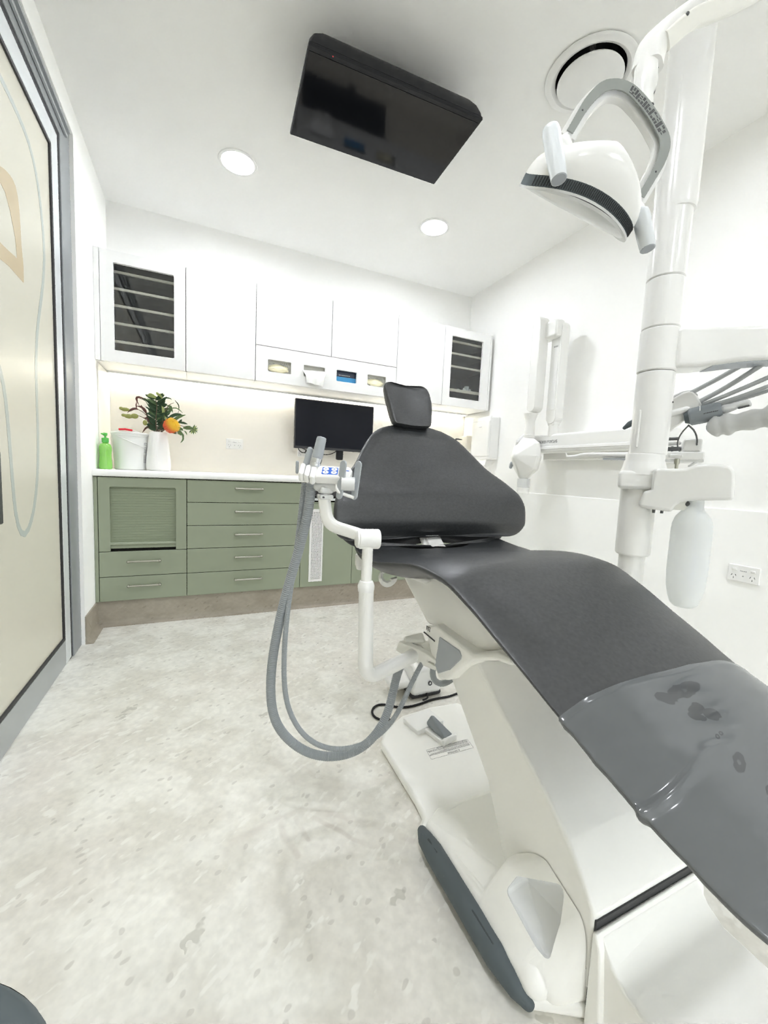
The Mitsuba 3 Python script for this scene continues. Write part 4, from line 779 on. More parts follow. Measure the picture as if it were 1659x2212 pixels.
cut2 = move(cut, 2*XC, 0, 0); cut2.vertices[:, 0] = 2*XC-cut.vertices[:, 0]; cut2.invert()
part(chair, 'base_cover', diff(M, front, slot, cut), 'm_white_chair', 28)
def inter(a, b):
    q = lambda m: m3.Manifold(m3.Mesh(np.array(m.vertices, np.float32), np.array(m.faces, np.uint32)))
    return tm(q(a) ^ q(b))
part(chair, 'side_pocket', inter(diff(cut, move(cut, -0.0035, -0.001, 0.003)), M), 'm_lightgrey', 35, label='grey recessed pocket')
part(chair, 'front_cover', cat(ext_x([(0.4085, 0.0), (0.4085, 0.2015), (0.396, 0.170), (0.376, 0.143), (0.350, 0.126), (0.13, 0.114), (0.115, 0.0)], 0.622, 0.898, 0.006), ext_x([(0.4088, 0.0), (0.4088, 0.198), (0.392, 0.158), (0.378, 0.0)], 0.610, 0.910, 0.004)), 'm_white_chair', 30)
part(chair, 'cover_gap', box(0.618, 0.902, 0.4075, 0.413, 0.03, 0.197), 'm_seal', False, label='dark gap between arm and front cover')
for s in (0, 1):
    b = [((0.527, 0.832, 0.022), 0.012), ((0.520, 0.80, 0.028), 0.020), ((0.520, 0.76, 0.030), 0.024), ((0.520, 0.53, 0.032), 0.025), ((0.526, 0.485, 0.026), 0.020), ((0.534, 0.462, 0.016), 0.012)]
    if s: b = [((2*XC-p[0], p[1], p[2]), r) for p, r in b]
    o = part(chair, 'bumper', hull_spheres(b, 24), 'm_bumper', 35, label='dark grey rubber bumper')
    if not s: part(o, 'tread_mark', cat(hull_spheres([((0.514, 0.78, 0.0495), 0.0024), ((0.514, 0.74, 0.0515), 0.0024)], 10), hull_spheres([((0.513, 0.60, 0.0535), 0.0022), ((0.513, 0.535, 0.0540), 0.0022)], 10)), 'm_bumper_dark', 40)
# foot switch, caution label on the base plate
part(chair, 'junction_box', frame(ext(rrect(-0.062, 0.062, -0.045, 0.045, 0.005), 0.018, 0.003), (0.752, 1.222, 0.029), (0.985, 0.17, 0), (-0.17, 0.985, 0), (0, 0, 1)), 'm_white_plastic', 35)
sw = part(chair, 'foot_switch', frame(cat(rbox(-0.034, 0.034, -0.05, 0.052, 0, 0.016, 0.006), rbox(-0.034, 0.034, -0.056, -0.044, 0, 0.024, 0.005)), (0.771, 1.145, 0.029), (0.97, 0.24, 0), (-0.24, 0.97, 0), (0, 0, 1)), 'm_white_plastic', 35)
part(sw, 'pedal', frame(hull_spheres([((-0.012, 0.036, 0.030), 0.010), ((0.010, 0.036, 0.030), 0.010), ((0.0, 0.034, 0.046), 0.009), ((-0.014, 0.0, 0.024), 0.007), ((0.014, 0.0, 0.024), 0.007), ((-0.016, -0.042, 0.020), 0.007), ((0.012, -0.042, 0.020), 0.007)], 14), (0.771, 1.145, 0.029), (0.97, 0.24, 0), (-0.24, 0.97, 0), (0, 0, 1)), 'm_grey', 30, label='dark grey rocker pedal')
lx, ly = np.array([-0.1755, 0.004, 0]), None
LX = np.array([-1.0, 0.01, 0]); LX /= np.linalg.norm(LX); LY = np.array([-0.15, -0.99, 0]); LY /= np.linalg.norm(LY)
LO = np.array([0.854, 1.089, 0.0303])      # first corner of the label; its text is read from the far side
lb = part(chair, 'caution_label', frame(ext(sg.box(0, 0, 0.166, 0.046).difference(sg.box(0.0008, 0.0008, 0.1652, 0.0452)), 0.0003), LO, LX, LY, (0, 0, 1)), 'm_print_grey', False, label='printed caution label')
tx = [move(meshkit.text_mesh('CAUTION', 0.0058, 0.0003), 0.062, 0.0362, 0), move(ext(sg.Polygon([(0, 0), (0.0075, 0), (0.00375, 0.0065)]).difference(sg.Polygon([(0.0014, 0.0009), (0.0061, 0.0009), (0.00375, 0.005)])), 0.0003), 0.051, 0.0360, 0)]
part(lb, 'heading', frame(cat(*tx), LO, LX, LY, (0, 0, 1)), 'm_print', False)
rr = np.random.RandomState(9); bars = []
for i in range(6):
    x = 0.006; y = 0.0285-i*0.0046-(0.0018 if i > 2 else 0)
    while x < (0.158 if i not in (2, 5) else 0.12):
        d = 0.003+0.006*rr.rand(); bars.append(move(trimesh.creation.box((d, 0.0019, 0.0003)), x+d/2, y, 0.00015)); x += d+0.0016
part(lb, 'small_print', frame(cat(bars), LO, LX, LY, (0, 0, 1)), 'm_print_grey', False)

# ------------------------------------------------------------------ assistant's arm with its instruments
aa = thing('assistant_arm', 'white swivel arm beside the chair carrying the suction holder and keypad', 'instrument arm')
part(aa, 'lower_tube', tube(fillet([(0.590, 0.972, 0.442), (0.376, 0.896, 0.430), (0.368, 0.897, 0.668)], 0.045, 10), 0.0185, 24), 'm_white_paint', 40)
part(aa, 'collar', lathe([(0.0175, 0.0), (0.0195, 0.001), (0.0205, 0.008), (0.0205, 0.016), (0.0165, 0.026), (0.013, 0.027)], (0.368, 0.8975, 0.655), 32), 'm_white_gloss', 40)
part(aa, 'upper_tube', cyl((0.368, 0.898, 0.67), (0.371, 0.905, 0.79), 0.0133), 'm_white_paint', 40)
part(aa, 'knuckle', cat(zlathe([(0.001, -0.026), (0.022, -0.025), (0.0245, -0.022), (0.0245, 0.024), (0.022, 0.027), (0.001, 0.027)], (0.373, 0.906, 0.783), (0.98, -0.18, 0.0)), zlathe([(0.001, -0.034), (0.016, -0.033), (0.0215, -0.029), (0.022, -0.024), (0.001, -0.024)], (0.373, 0.906, 0.783), (0.98, -0.18, 0.0))), 'm_white_gloss', 40)
part(aa, 'upper_arm', tube(fillet([(0.362, 0.912, 0.790), (0.285, 0.964, 0.812), (0.277, 0.975, 0.885)], 0.03, 8), 1.0, section=superellipse(0.0135, 0.0165, 20, 4), up=(0.5, 0.85, 0.12)), 'm_white_paint', 40)
part(aa, 'clamp', cat(rbox(0.262, 0.296, 0.952, 0.990, 0.874, 0.886, 0.004), rbox(0.263, 0.296, 0.953, 0.988, 0.888, 0.906, 0.006), cyl((0.279, 0.972, 0.90), (0.279, 0.972, 0.925), 0.011)), 'm_lightgrey', 35)
part(aa, 'clamp_screw', cyl((0.2685, 0.958, 0.880), (0.2695, 0.948, 0.880), 0.0022, 10), 'm_print', 40)
hX = np.array([0.93, -0.37, 0.0]); hX /= np.linalg.norm(hX); hN = np.array([-0.20, -0.50, 0.84]); hN -= hX*(hN@hX); hN /= np.linalg.norm(hN); hY = np.cross(hN, hX)
HO = np.array([0.286, 0.962, 0.925])
hp_ = lambda m: frame(m, HO, hX, hY, hN)
part(aa, 'holder_body', hp_(cat(ext(round_poly([(-0.034, -0.026), (0.050, -0.026), (0.056, 0.010), (0.048, 0.026), (-0.030, 0.026)], 0.006), 0.022, 0.005))), 'm_white_gloss', 35)
cl = []
for i, (x, y) in enumerate(((-0.066, 0.012), (-0.052, 0.006), (-0.038, 0.0))):
    cl.append(move(ext(rrect(-0.0066, 0.0066, -0.030, 0.02, 0.006), 0.024, 0.004), x, y, -0.001))
part(aa, 'holder_clips', hp_(cat(*cl, rbox(-0.07, -0.02, -0.004, 0.02, 0.0, 0.012, 0.004))), 'm_white_plastic', 35)
part(aa, 'holder_bracket', cat(hull_spheres([((0.262, 0.976, 0.905), 0.012), ((0.30, 0.958, 0.908), 0.014), ((0.282, 0.968, 0.895), 0.010)], 12), hull_spheres([((0.252, 0.982, 0.908), 0.006), ((0.258, 0.98, 0.899), 0.005)], 10)), 'm_lightgrey', 35)
kp = part(aa, 'keypad', hp_(move(ext(rrect(-0.021, 0.017, -0.015, 0.015, 0.003), 0.0010), 0.004, 0.0, 0.0217)), 'm_pad_blue', 35, label='blue keypad')
for i, (x, y) in enumerate(((-0.010, 0.007), (0.010, 0.007), (-0.010, -0.0075), (0.010, -0.0075))):
    o = part(kp, 'button', hp_(move(frame(trimesh.creation.cylinder(0.0072, 0.0012, sections=24), (0, 0, 0), (1, 0, 0), (0, 0.9, 0), (0, 0, 1)), 0.002+x, y, 0.0229)), 'm_white_plastic', 35, label='round white button')
part(aa, 'key_mark', hp_(cat(*[move(ext([(-0.002, -0.0012), (0.002, -0.0012), (0, 0.0018)], 0.0004), 0.002+x, y, 0.0236) for x, y in ((-0.010, 0.007), (0.010, 0.007), (-0.010, -0.0075), (0.010, -0.0075))], move(ext(sg.box(-0.004, -0.0012, 0.006, 0.0012), 0.0004), 0.042, 0.004, 0.0222))), 'm_pad_blue', False)
pls = []
for q, dd in ((HO+hX*0.028+np.array([-0.012, -0.03, -0.004]), 0), (HO+hX*0.056+np.array([-0.004, -0.03, -0.004]), 1)):
    pls.append(frame(ext(sg.LineString([(0, -0.034), (0.004, 0.040)]).buffer(0.0095, quad_segs=6), 0.005, 0.0016), q, (0.5, -0.86, 0), (0.06, 0.0, 1.0), (0.86, 0.5, -0.05)))
part(aa, 'cup_bracket', cat(*pls), 'm_plastic_grey', 35, label='pair of grey bracket plates')
part(aa, 'cup_roller', cyl(HO+hX*0.030+np.array([-0.010, -0.028, -0.010]), HO+hX*0.056+np.array([-0.004, -0.028, -0.010]), 0.0165, 28), 'm_lightgrey', 40)
part(aa, 'bracket_stalk', tube(fillet([HO+hX*0.012+hN*(-0.002)+np.array([0, -0.02, -0.008]), HO+hX*0.022+np.array([-0.012, -0.03, -0.03]), HO+hX*0.055+np.array([-0.004, -0.03, -0.042])], 0.012, 6), 0.0042, 10), 'm_white_plastic', 40)
cX = np.array([0.40, -0.915, -0.06]); cX /= np.linalg.norm(cX); cN = np.array([-0.9, -0.40, 0.05]); cN -= cX*(cN@cX); cN /= np.linalg.norm(cN); cZ = np.cross(cN, cX)
clp = sg.Polygon([(-0.052, -0.012), (-0.046, 0.012), (0.0, 0.015), (0.030, 0.014), (0.058, 0.010), (0.060, 0.003), (0.036, 0.002), (0.036, -0.004), (0.060, -0.005), (0.058, -0.013), (0.02, -0.016), (-0.02, -0.014)]).buffer(0.0015)
part(aa, 'hose_clamp', frame(ext(affinity.scale(clp, 1.25, 1.15, origin=(0, 0)), 0.022, 0.003), np.array([0.560, 0.960, 0.444])-cN*0.004, cX, cZ, cN), 'm_offwhite', 35)
part(aa, 'pivot_hub', cat(cyl((0.572, 0.966, 0.442), (0.605, 0.976, 0.445), 0.021, 28), hull_spheres([((0.545, 1.0, 0.468), 0.010), ((0.585, 0.985, 0.462), 0.012), ((0.59, 1.0, 0.475), 0.008)], 14)), 'm_offwhite', 35)
BIG = [(0.248, 0.987, 0.911), (0.243, 0.997, 0.835), (0.224, 1.017, 0.726), (0.198, 1.04, 0.6), (0.179, 1.06, 0.47), (0.173, 1.07, 0.376), (0.183, 1.072, 0.273), (0.216, 1.064, 0.208), (0.274, 1.046, 0.16), (0.348, 1.025, 0.143), (0.425, 1.008, 0.165), (0.483, 1.004, 0.228), (0.513, 1.013, 0.301), (0.535, 1.018, 0.377), (0.553, 0.996, 0.432), (0.565, 0.98, 0.455)]
SMALL = [(0.236, 1.012, 0.91), (0.230, 1.016, 0.833), (0.221, 1.021, 0.725), (0.208, 1.028, 0.603), (0.2, 1.031, 0.479), (0.205, 1.029, 0.352), (0.223, 1.02, 0.288), (0.256, 1.006, 0.237), (0.308, 0.986, 0.205), (0.373, 0.963, 0.204), (0.438, 0.944, 0.234), (0.487, 0.935, 0.288), (0.525, 0.930, 0.368), (0.556, 0.930, 0.425), (0.585, 0.945, 0.448)]
def ribbed(path, r, pitch, depth):
    P = spl(path, 400); L = np.r_[0, np.cumsum(np.linalg.norm(np.diff(P, axis=0), axis=1))]
    n = int(L[-1]/pitch*4); s = np.linspace(0, L[-1], n); Q = np.stack([np.interp(s, L, P[:, i]) for i in range(3)], 1)
    return tube(Q, r+depth*np.array([0, 1, 1, 0])[np.arange(n) % 4], 14)
sh = thing('suction_handpiece', 'thick grey suction handpiece standing in the holder, on its wide ribbed hose', 'suction handpiece')
part(sh, 'hose', ribbed(BIG, 0.0115, 0.0052, 0.0011), 'm_hose', 20, label='wide ribbed grey hose')
a0, ax = np.array([0.2505, 0.988, 0.924]), np.array([0.021, -0.006, 0.110]); ax /= np.linalg.norm(ax)
part(sh, 'body', zlathe([(0.001, 0.0), (0.0115, 0.0), (0.0125, 0.012), (0.012, 0.034), (0.001, 0.034)], a0, ax, 28), 'm_lightgrey', 40)
part(sh, 'metal_ring', zlathe([(0.0118, 0.030), (0.0132, 0.031), (0.0132, 0.038), (0.0122, 0.039), (0.0128, 0.044), (0.0128, 0.050), (0.0118, 0.051), (0.001, 0.051)], a0, ax, 28), 'm_chrome', 40, label='metal valve ring')
part(sh, 'nozzle', zlathe([(0.001, 0.05), (0.0122, 0.05), (0.0134, 0.058), (0.0120, 0.098), (0.0110, 0.1025), (0.006, 0.104), (0.001, 0.104)], a0, ax, 28), 'm_plastic_grey', 40)
sj = thing('saliva_ejector', 'thin grey saliva ejector behind the suction handpiece, on its narrow ribbed hose', 'suction handpiece')
part(sj, 'hose', ribbed(SMALL, 0.0062, 0.0045, 0.0008), 'm_hose', 20, label='narrow ribbed grey hose')
a1 = np.array([0.236, 1.012, 0.912])
part(sj, 'body', hull_spheres([(a1+np.array([0.0, 0, 0.03]), 0.009), (a1+np.array([0.012, -0.002, 0.082]), 0.0075)], 14), 'm_plastic_grey', 40)
part(sj, 'tip', hull_spheres([(a1+np.array([-0.016, 0.012, 0.025]), 0.004), (a1+np.array([-0.016, 0.012, 0.05]), 0.004)], 10), 'm_plastic_grey', 40)
CH = [(0.606, 0.956, 0.43), (0.614, 0.958, 0.413), (0.621, 0.972, 0.371), (0.638, 0.980, 0.336), (0.668, 0.983, 0.322), (0.70, 0.99, 0.325)]
cp = single('connection_hose', 'short grey hose curving down from the arm clamp under the chair housing', 'hose', tube(spl(CH, 24), 0.009, 12), 'm_hose', 40)

# ------------------------------------------------------------------ foot control with its cable on the floor behind the chair
fcn = thing('foot_control', 'white domed wireless foot control with black base, on the floor behind the chair', 'foot control')
part(fcn, 'base', hull_spheres([((0.82, 1.43, 0.012), 0.012), ((0.945, 1.43, 0.012), 0.012), ((0.83, 1.56, 0.012), 0.012), ((0.955, 1.56, 0.012), 0.012)], 14), 'm_black_soft', 35)
part(fcn, 'dome', hull_spheres([((0.828, 1.432, 0.028), 0.016), ((0.938, 1.432, 0.028), 0.016), ((0.842, 1.55, 0.035), 0.018), ((0.945, 1.55, 0.035), 0.018), ((0.850, 1.46, 0.095), 0.02), ((0.918, 1.46, 0.095), 0.02), ((0.86, 1.53, 0.10), 0.02), ((0.92, 1.53, 0.10), 0.02)], 20), 'm_white_gloss', 35)
part(fcn, 'pedal', hull_spheres([((0.745, 1.47, 0.05), 0.014), ((0.80, 1.45, 0.06), 0.016), ((0.75, 1.55, 0.05), 0.014), ((0.82, 1.54, 0.065), 0.016), ((0.76, 1.50, 0.02), 0.012)], 16), 'm_white_gloss', 35)
part(fcn, 'knob', hull_spheres([((0.885, 1.50, 0.12), 0.009), ((0.885, 1.50, 0.128), 0.006)], 12), 'm_black_soft', 35)
part(fcn, 'emblem', cat(frame(ext(sg.Point(0, 0).buffer(0.0095), 0.002), (0.898, 1.4225, 0.058), (1, 0, 0), (0, 0.27, 0.96), (0, -0.96, 0.27))), 'm_print', False, label='round dark emblem')
part(fcn, 'emblem_mark', cat(frame(ext(sg.Polygon([(-0.004, -0.004), (0.004, -0.002), (0.002, 0.005), (-0.003, 0.003)]), 0.0025), (0.898, 1.4225, 0.058), (1, 0, 0), (0, 0.27, 0.96), (0, -0.96, 0.27))), 'm_paper', False)
single('floor_cable', 'black cable looping on the floor behind the chair base', 'cable', tube(spl([(1.05, 1.40, 0.005), (0.971, 1.385, 0.005), (0.90, 1.388, 0.005), (0.832, 1.378, 0.005), (0.735, 1.385, 0.005), (0.68, 1.425, 0.005), (0.64, 1.42, 0.005), (0.615, 1.375, 0.005), (0.63, 1.335, 0.005), (0.68, 1.318, 0.005)], 60), 0.0042, 10), 'm_black', 40)
single('foot_control_lead', 'short black lead from the foot control dome to the floor cable', 'cable', tube(spl([(0.882, 1.419, 0.018), (0.876, 1.40, 0.012), (0.868, 1.392, 0.0125), (0.845, 1.386, 0.0128)], 12), 0.0036, 8), 'm_black', 40)

# ------------------------------------------------------------------ stool cut off by the lower left corner
so = thing('stool', 'dark grey round stool seat in the near left corner', 'stool')
sc = (-0.288, 0.3075)
part(so, 'seat', lathe([(0.001, 0.395), (0.165, 0.395), (0.183, 0.402), (0.192, 0.418), (0.192, 0.432), (0.183, 0.446), (0.165, 0.452), (0.08, 0.455), (0.001, 0.455)], (*sc, 0), 64), 'm_bumper', 40)
part(so, 'column', lathe([(0.001, 0.06), (0.03, 0.06), (0.03, 0.24), (0.022, 0.245), (0.022, 0.395), (0.001, 0.395)], (*sc, 0), 24), 'm_chrome', 40)
for i in range(5):
    a = i*2*math.pi/5+0.4; d = np.array([math.cos(a), math.sin(a), 0])
    lg = part(so, 'leg', hull_spheres([(np.array([*sc, 0.075])+d*0.02, 0.02), (np.array([*sc, 0.062])+d*0.185, 0.012)], 12), 'm_alu', 35)
    part(lg, 'castor', cyl(np.array([*sc, 0.025])+d*0.185+np.cross(d, (0, 0, 1))*0.010, np.array([*sc, 0.025])+d*0.185-np.cross(d, (0, 0, 1))*0.010, 0.025, 20), 'm_black_soft', 35)

mat('m_lens', (0.72, 0.73, 0.73), 0.2, 0.6, clear=0.5)
mat('m_handle', C(205, 209, 212), 0.4)
mat('m_yoke_grey', C(128, 132, 128), 0.45)
CAMP = {'yoke': np.array([[0.7154, 0.7156, 1.6757], [0.7584, 0.7125, 1.7522], [0.8003, 0.7068, 1.7965], [0.8494, 0.6936, 1.801], [0.9013, 0.6745, 1.7592], [0.9434, 0.6578, 1.6984], [0.9392, 0.6641, 1.6561], [0.9077, 0.6799, 1.5864]]), 'pl': np.array([0.6826, 0.6995, 1.6426]), 'pr': np.array([0.9135, 0.6757, 1.5719]), 'hl0': np.array([0.6392, 0.6806, 1.6426]), 'hl1': np.array([0.6418, 0.6519, 1.5351]), 'hr0': np.array([0.8829, 0.6476, 1.5383]), 'hr1': np.array([0.887, 0.6263, 1.4559]), 'st0': np.array([0.9333, 0.7075, 1.9156]), 'st1': np.array([0.9097, 0.6833, 1.7908]), 'arm': np.array([[0.9353, 0.7046, 1.8966], [0.9449, 0.7049, 1.9417], [0.9761, 0.697, 1.9814], [1.0305, 0.6862, 2.0311], [1.1217, 0.6669, 2.0847], [1.2586, 0.6478, 2.1815], [1.4249, 0.6174, 2.2981]])}

# ------------------------------------------------------------------ delivery post beside the chair
PU, PN = np.array([0.837, 0.547, 0]), np.array([0.547, -0.837, 0]); PU /= np.linalg.norm(PU); PN /= np.linalg.norm(PN)
PC = np.array([1.256, 0.821, 0.0])
def L(s, z, d=0.0): return PC+PN*s+PU*d+np.array([0, 0, z])      # s across, d beyond the post
def plate_L(poly, d0, d1, bevel=0.0, seg=10, k=1.0):                # polygon in (s, z), from d0 to d1 beyond the post
    return frame(ext(poly, d1-d0, bevel, seg), L(0, 0, d1), PN, (0, 0, 1), -PU)
post = thing('delivery_post', 'tall white post beside the chair with swing arm and bottle bracket', 'equipment post')
c2 = L(-0.010, 0); c3 = L(-0.014, 0)
part(post, 'foot_tube', lathe([(0.001, 0.0), (0.075, 0.0), (0.08, 0.006), (0.078, 0.016), (0.040, 0.022), (0.0365, 0.03), (0.0365, 0.74), (0.001, 0.74)], c3, 36), 'm_white_paint', 40)
part(post, 'lower_sleeve', lathe([(0.0365, 0.727), (0.044, 0.724), (0.0485, 0.730), (0.0485, 0.945), (0.001, 0.945)], c3, 44), 'm_white_paint', 40)
part(post, 'collar_block', frame(rbox(-0.070, 0.030, -0.062, 0.062, 0.930, 0.986, 0.012), L(0, 0), PN, PU, (0, 0, 1)), 'm_white_gloss', 35)
part(post, 'collar_ring', lathe([(0.064, 0.975), (0.061, 0.99), (0.0555, 1.012), (0.0525, 1.020), (0.0525, 1.036), (0.050, 1.039), (0.001, 1.039)], L(-0.006, 0), 44), 'm_white_gloss', 40)
def segm(z0, z1, r=0.0500): return lathe([(0.001, z0), (r-0.003, z0), (r, z0+0.003), (r, z1-0.003), (r-0.003, z1), (0.001, z1)], PC, 48)
part(post, 'post_tube', segm(1.037, 1.2815), 'm_white_gloss', 40)
part(post, 'swivel_section', segm(1.2830, 1.4065, 0.0515), 'm_white_gloss', 40)
part(post, 'post_tube', segm(1.4080, 1.5485), 'm_white_gloss', 40)
part(post, 'post_tube', segm(1.5495, 2.245), 'm_white_gloss', 40)
part(post, 'post_cover', cat(lathe([(0.001, 1.735), (0.046, 1.735), (0.0490, 1.748), (0.0490, 2.243), (0.001, 2.246)], L(0.0095, 0, -0.004), 40)), 'm_white_gloss', 40)
part(post, 'post_rib', hull_spheres([(L(-0.030, 1.06, -0.040), 0.004), (L(-0.030, 1.165, -0.040), 0.004)], 12), 'm_white_gloss', 40)
part(post, 'grub_screw', hull_spheres([(L(0.0485, 1.192, -0.012), 0.003)], 12), 'm_print', 40)
bk = [(0.018, 0.993), (0.092, 0.995), (0.105, 1.002), (0.122, 1.0075), (0.165, 1.0105), (0.190, 1.006), (0.202, 0.990), (0.206, 0.914), (0.130, 0.907), (0.112, 0.905), (0.092, 0.900), (0.079, 0.888), (0.072, 0.870), (0.016, 0.875), (-0.012, 0.880), (0.0, 0.925), (0.018, 0.932)]
part(post, 'bottle_bracket', plate_L(sg.Polygon(bk), -0.085, 0.02, 0.010, 12), 'm_white_gloss', 30)
part(post, 'bracket_inside', cat(plate_L([(0.075, 0.876), (0.105, 0.876), (0.115, 0.91), (0.085, 0.91)], -0.05, 0.0), ), 'm_offwhite', False)
part(post, 'bracket_screws', cat(*[frame(trimesh.creation.cylinder(0.004, 0.01, sections=12), L(s, 0.868, -0.05), (1, 0, 0), (0, 1, 0), (0, 0, 1)) for s in (0.03, 0.05)], hull_spheres([(L(0.112, 0.896, -0.045), 0.010), (L(0.105, 0.893, -0.04), 0.008)], 12)), 'm_steel_dark', 40)
bt = thing('water_bottle', 'large frosted plastic water bottle hanging under the white bracket beside the post', 'bottle')
bc = L(0.126, 0, -0.035)
part(bt, 'body', lathe([(0.001, 0.592), (0.024, 0.594), (0.033, 0.602), (0.040, 0.622), (0.0468, 0.655), (0.0492, 0.70), (0.0492, 0.815), (0.0475, 0.838), (0.0415, 0.858), (0.031, 0.872), (0.0235, 0.882), (0.0225, 0.895), (0.0225, 0.912), (0.001, 0.912)], bc, 48), 'm_frost_bottle', 40)
part(bt, 'pickup_tube', cat(tube([bc+[0.012, -0.006, 0.90], bc+[0.018, -0.009, 0.62]], 0.003, 10), cyl(bc+[0.016, -0.008, 0.675], bc+[0.015, -0.0075, 0.75], 0.006, 12)), 'm_pad_blue', 40, label='bluish pick-up tube seen through the frosted bottle')
# swing arm to the instrument head
AE = np.array([0.80, -0.60, 0.0])
arm_poly = [(0.03, 1.288), (0.10, 1.290), (0.20, 1.304), (0.32, 1.311), (0.45, 1.311), (0.60, 1.302), (0.80, 1.28), (0.80, 1.400), (0.03, 1.4035)]
sa = part(post, 'swing_arm', frame(ext(sg.Polygon(arm_poly), 0.09, 0.014, 12), L(0, 0)+np.array([AE[1]*-0.045, AE[0]*0.045, 0]), AE, (0, 0, 1), np.array([AE[1], -AE[0], 0])), 'm_white_gloss', 30)
part(sa, 'under_panel', tube([PC+AE*t+np.array([0, 0, z-0.0015]) for t, z in ((0.13, 1.2955), (0.20, 1.304), (0.32, 1.311), (0.45, 1.311), (0.60, 1.302), (0.78, 1.283))], 1.0, section=[(-0.033, -0.002), (0.033, -0.002), (0.033, 0.002), (-0.033, 0.002)], up=(0, 0, 1)), 'm_plastic_grey', False, label='grey underside panel')

dh = thing('delivery_unit', 'white handpiece holder behind the post, where the fan of hoses ends', 'delivery unit')
part(dh, 'holder', plate_L(sg.Polygon([(-0.02, 1.19), (0.038, 1.219), (0.080, 1.246), (0.094, 1.249), (0.106, 1.244), (0.118, 1.229), (0.131, 1.203), (0.095, 1.160), (0.048, 1.114), (-0.02, 1.07)]), 0.125, 0.165, 0.008), 'm_white_gloss', 35)
part(dh, 'holder_rib', hull_spheres([(L(0.02, 1.170, 0.120), 0.0105), (L(0.092, 1.189, 0.120), 0.0105)], 14), 'm_white_plastic', 35)
part(dh, 'holder_rim', tube(spl([L(0.03, 1.222, 0.165), L(0.075, 1.249, 0.165), L(0.10, 1.252, 0.165), L(0.118, 1.238, 0.165)], 14), 0.004, 8), 'm_lightgrey', 40)
hz = [((0.035, 1.214, 0.17), (0.125, 1.262, 0.16), (0.215, 1.318, 0.15), 0.0085), ((0.118, 1.212, 0.14), (0.18, 1.250, 0.13), (0.262, 1.312, 0.11), 0.0088), ((0.126, 1.203, 0.145), (0.20, 1.234, 0.12), (0.40, 1.330, 0.06), 0.0078), ((0.130, 1.196, 0.14), (0.21, 1.218, 0.12), (0.45, 1.320, 0.03), 0.0072), ((0.134, 1.192, 0.15), (0.24, 1.222, 0.14), (0.45, 1.300, 0.08), 0.0068)]
names = ['topmost grey handpiece hose, running from the swing arm down behind the holder top', 'second grey handpiece hose from the top, the thickest one leaving the holder corner', 'third grey handpiece hose from the top, in the middle of the fan', 'fourth grey handpiece hose from the top, second lowest of the fan', 'lowest grey handpiece hose of the fan, just above the grey handpiece']
hoses = 'm_hose'
for (a, b, c, r), lab in zip(hz, names):
    single('handpiece_hose', lab, 'hose', tube(spl([L(*a), L(*b), L(*c)], 24), r*0.8, 14), 'm_hose_mid', 40, group='handpiece hoses')
hpz = thing('polishing_handpiece', 'stubby grey handpiece with a clear tip resting under the hoses', 'handpiece')
ha, hb_ = L(0.100, 1.163, 0.115), L(0.178, 1.181, 0.105)
hd_ = hb_-ha; hl = np.linalg.norm(hd_)
part(hpz, 'body', zlathe([(0.001, 0.0), (0.022, 0.0), (0.0265, 0.004), (0.0275, 0.03), (0.0262, hl-0.01), (0.023, hl), (0.001, hl)], ha, hd_, 32), 'm_grey', 35)
part(hpz, 'end_cap', zlathe([(0.001, -0.012), (0.015, -0.012), (0.021, 0.0), (0.001, 0.0)], ha, hd_, 28), 'm_bumper', 35)
part(hpz, 'stripe', tube([ha+hd_*0.30+np.array([0, 0, 0.0276*math.cos(t)])-PU*0.0280*math.sin(t) for t in np.linspace(0.3, 1.2, 8)], 0.0012, 6), 'm_white_plastic', 40)
part(hpz, 'lettering', frame(cat(*[move(box(0, 0.0034, 0, 0.0022, 0, 0.0003), 0.0045*i, 0, 0) for i in range(8)]), ha+hd_*0.42-PU*0.0276+np.array([0, 0, -0.003]), hd_/hl, (0, 0, 1), -PU), 'm_print', False)
part(hpz, 'tip', cat(hull_spheres([(L(0.185, 1.183, 0.105), 0.014), (L(0.205, 1.188, 0.10), 0.010)], 14), hull_spheres([(L(0.205, 1.192, 0.10), 0.009), (L(0.232, 1.200, 0.095), 0.008), (L(0.238, 1.192, 0.095), 0.006)], 14)), 'm_lightgrey', 35)
part(hpz, 'tip_slot', hull_spheres([(L(0.215, 1.183, 0.090), 0.003), (L(0.235, 1.188, 0.086), 0.003)], 10), 'm_steel_dark', 40)
single('scaler_cable', 'thin dark cable looping below the grey handpiece', 'cable', cat(tube(spl([L(0.102, 1.140, 0.14), L(0.086, 1.115, 0.18), L(0.082, 1.085, 0.20), L(0.092, 1.060, 0.215)], 20), 0.0022, 8), tube(spl([L(0.102, 1.142, 0.14), L(0.122, 1.125, 0.17), L(0.134, 1.095, 0.20), L(0.134, 1.068, 0.215)], 20), 0.0026, 8)), 'm_steel_dark', 40)
# clear plastic barrier sleeve on the head's grip
gs = thing('barrier_sleeve', 'grip bar in a wrinkled clear plastic sleeve at the right edge, below the hoses', 'plastic sleeve')
g0, g1 = L(0.150, 1.128, 0.10), L(0.46, 1.185, 0.02)
part(gs, 'grip_bar', hull_spheres([(g0+(g1-g0)*0.05, 0.0225), (g1, 0.0225)], 20), 'm_plastic_grey', 35)
prof = [(0.001, -0.005), (0.014, -0.002), (0.024, 0.006)]
for i in range(90):
    t = i/89; prof.append((0.0285+0.0032*math.sin(t*52+math.sin(t*13)*2)+0.002*math.sin(t*17), 0.012+t*0.30))
sm = zlathe(prof, g0, g1-g0, 40)
n_ = meshkit.fbm(sm.vertices*90, 2)-0.5
part(gs, 'sleeve', trimesh.Trimesh(sm.vertices+n_[:, None]*0.005*np.array([0.4, 0.4, 1]), sm.faces, process=False), 'm_sleeve_clear', True, label='wrinkled clear plastic')
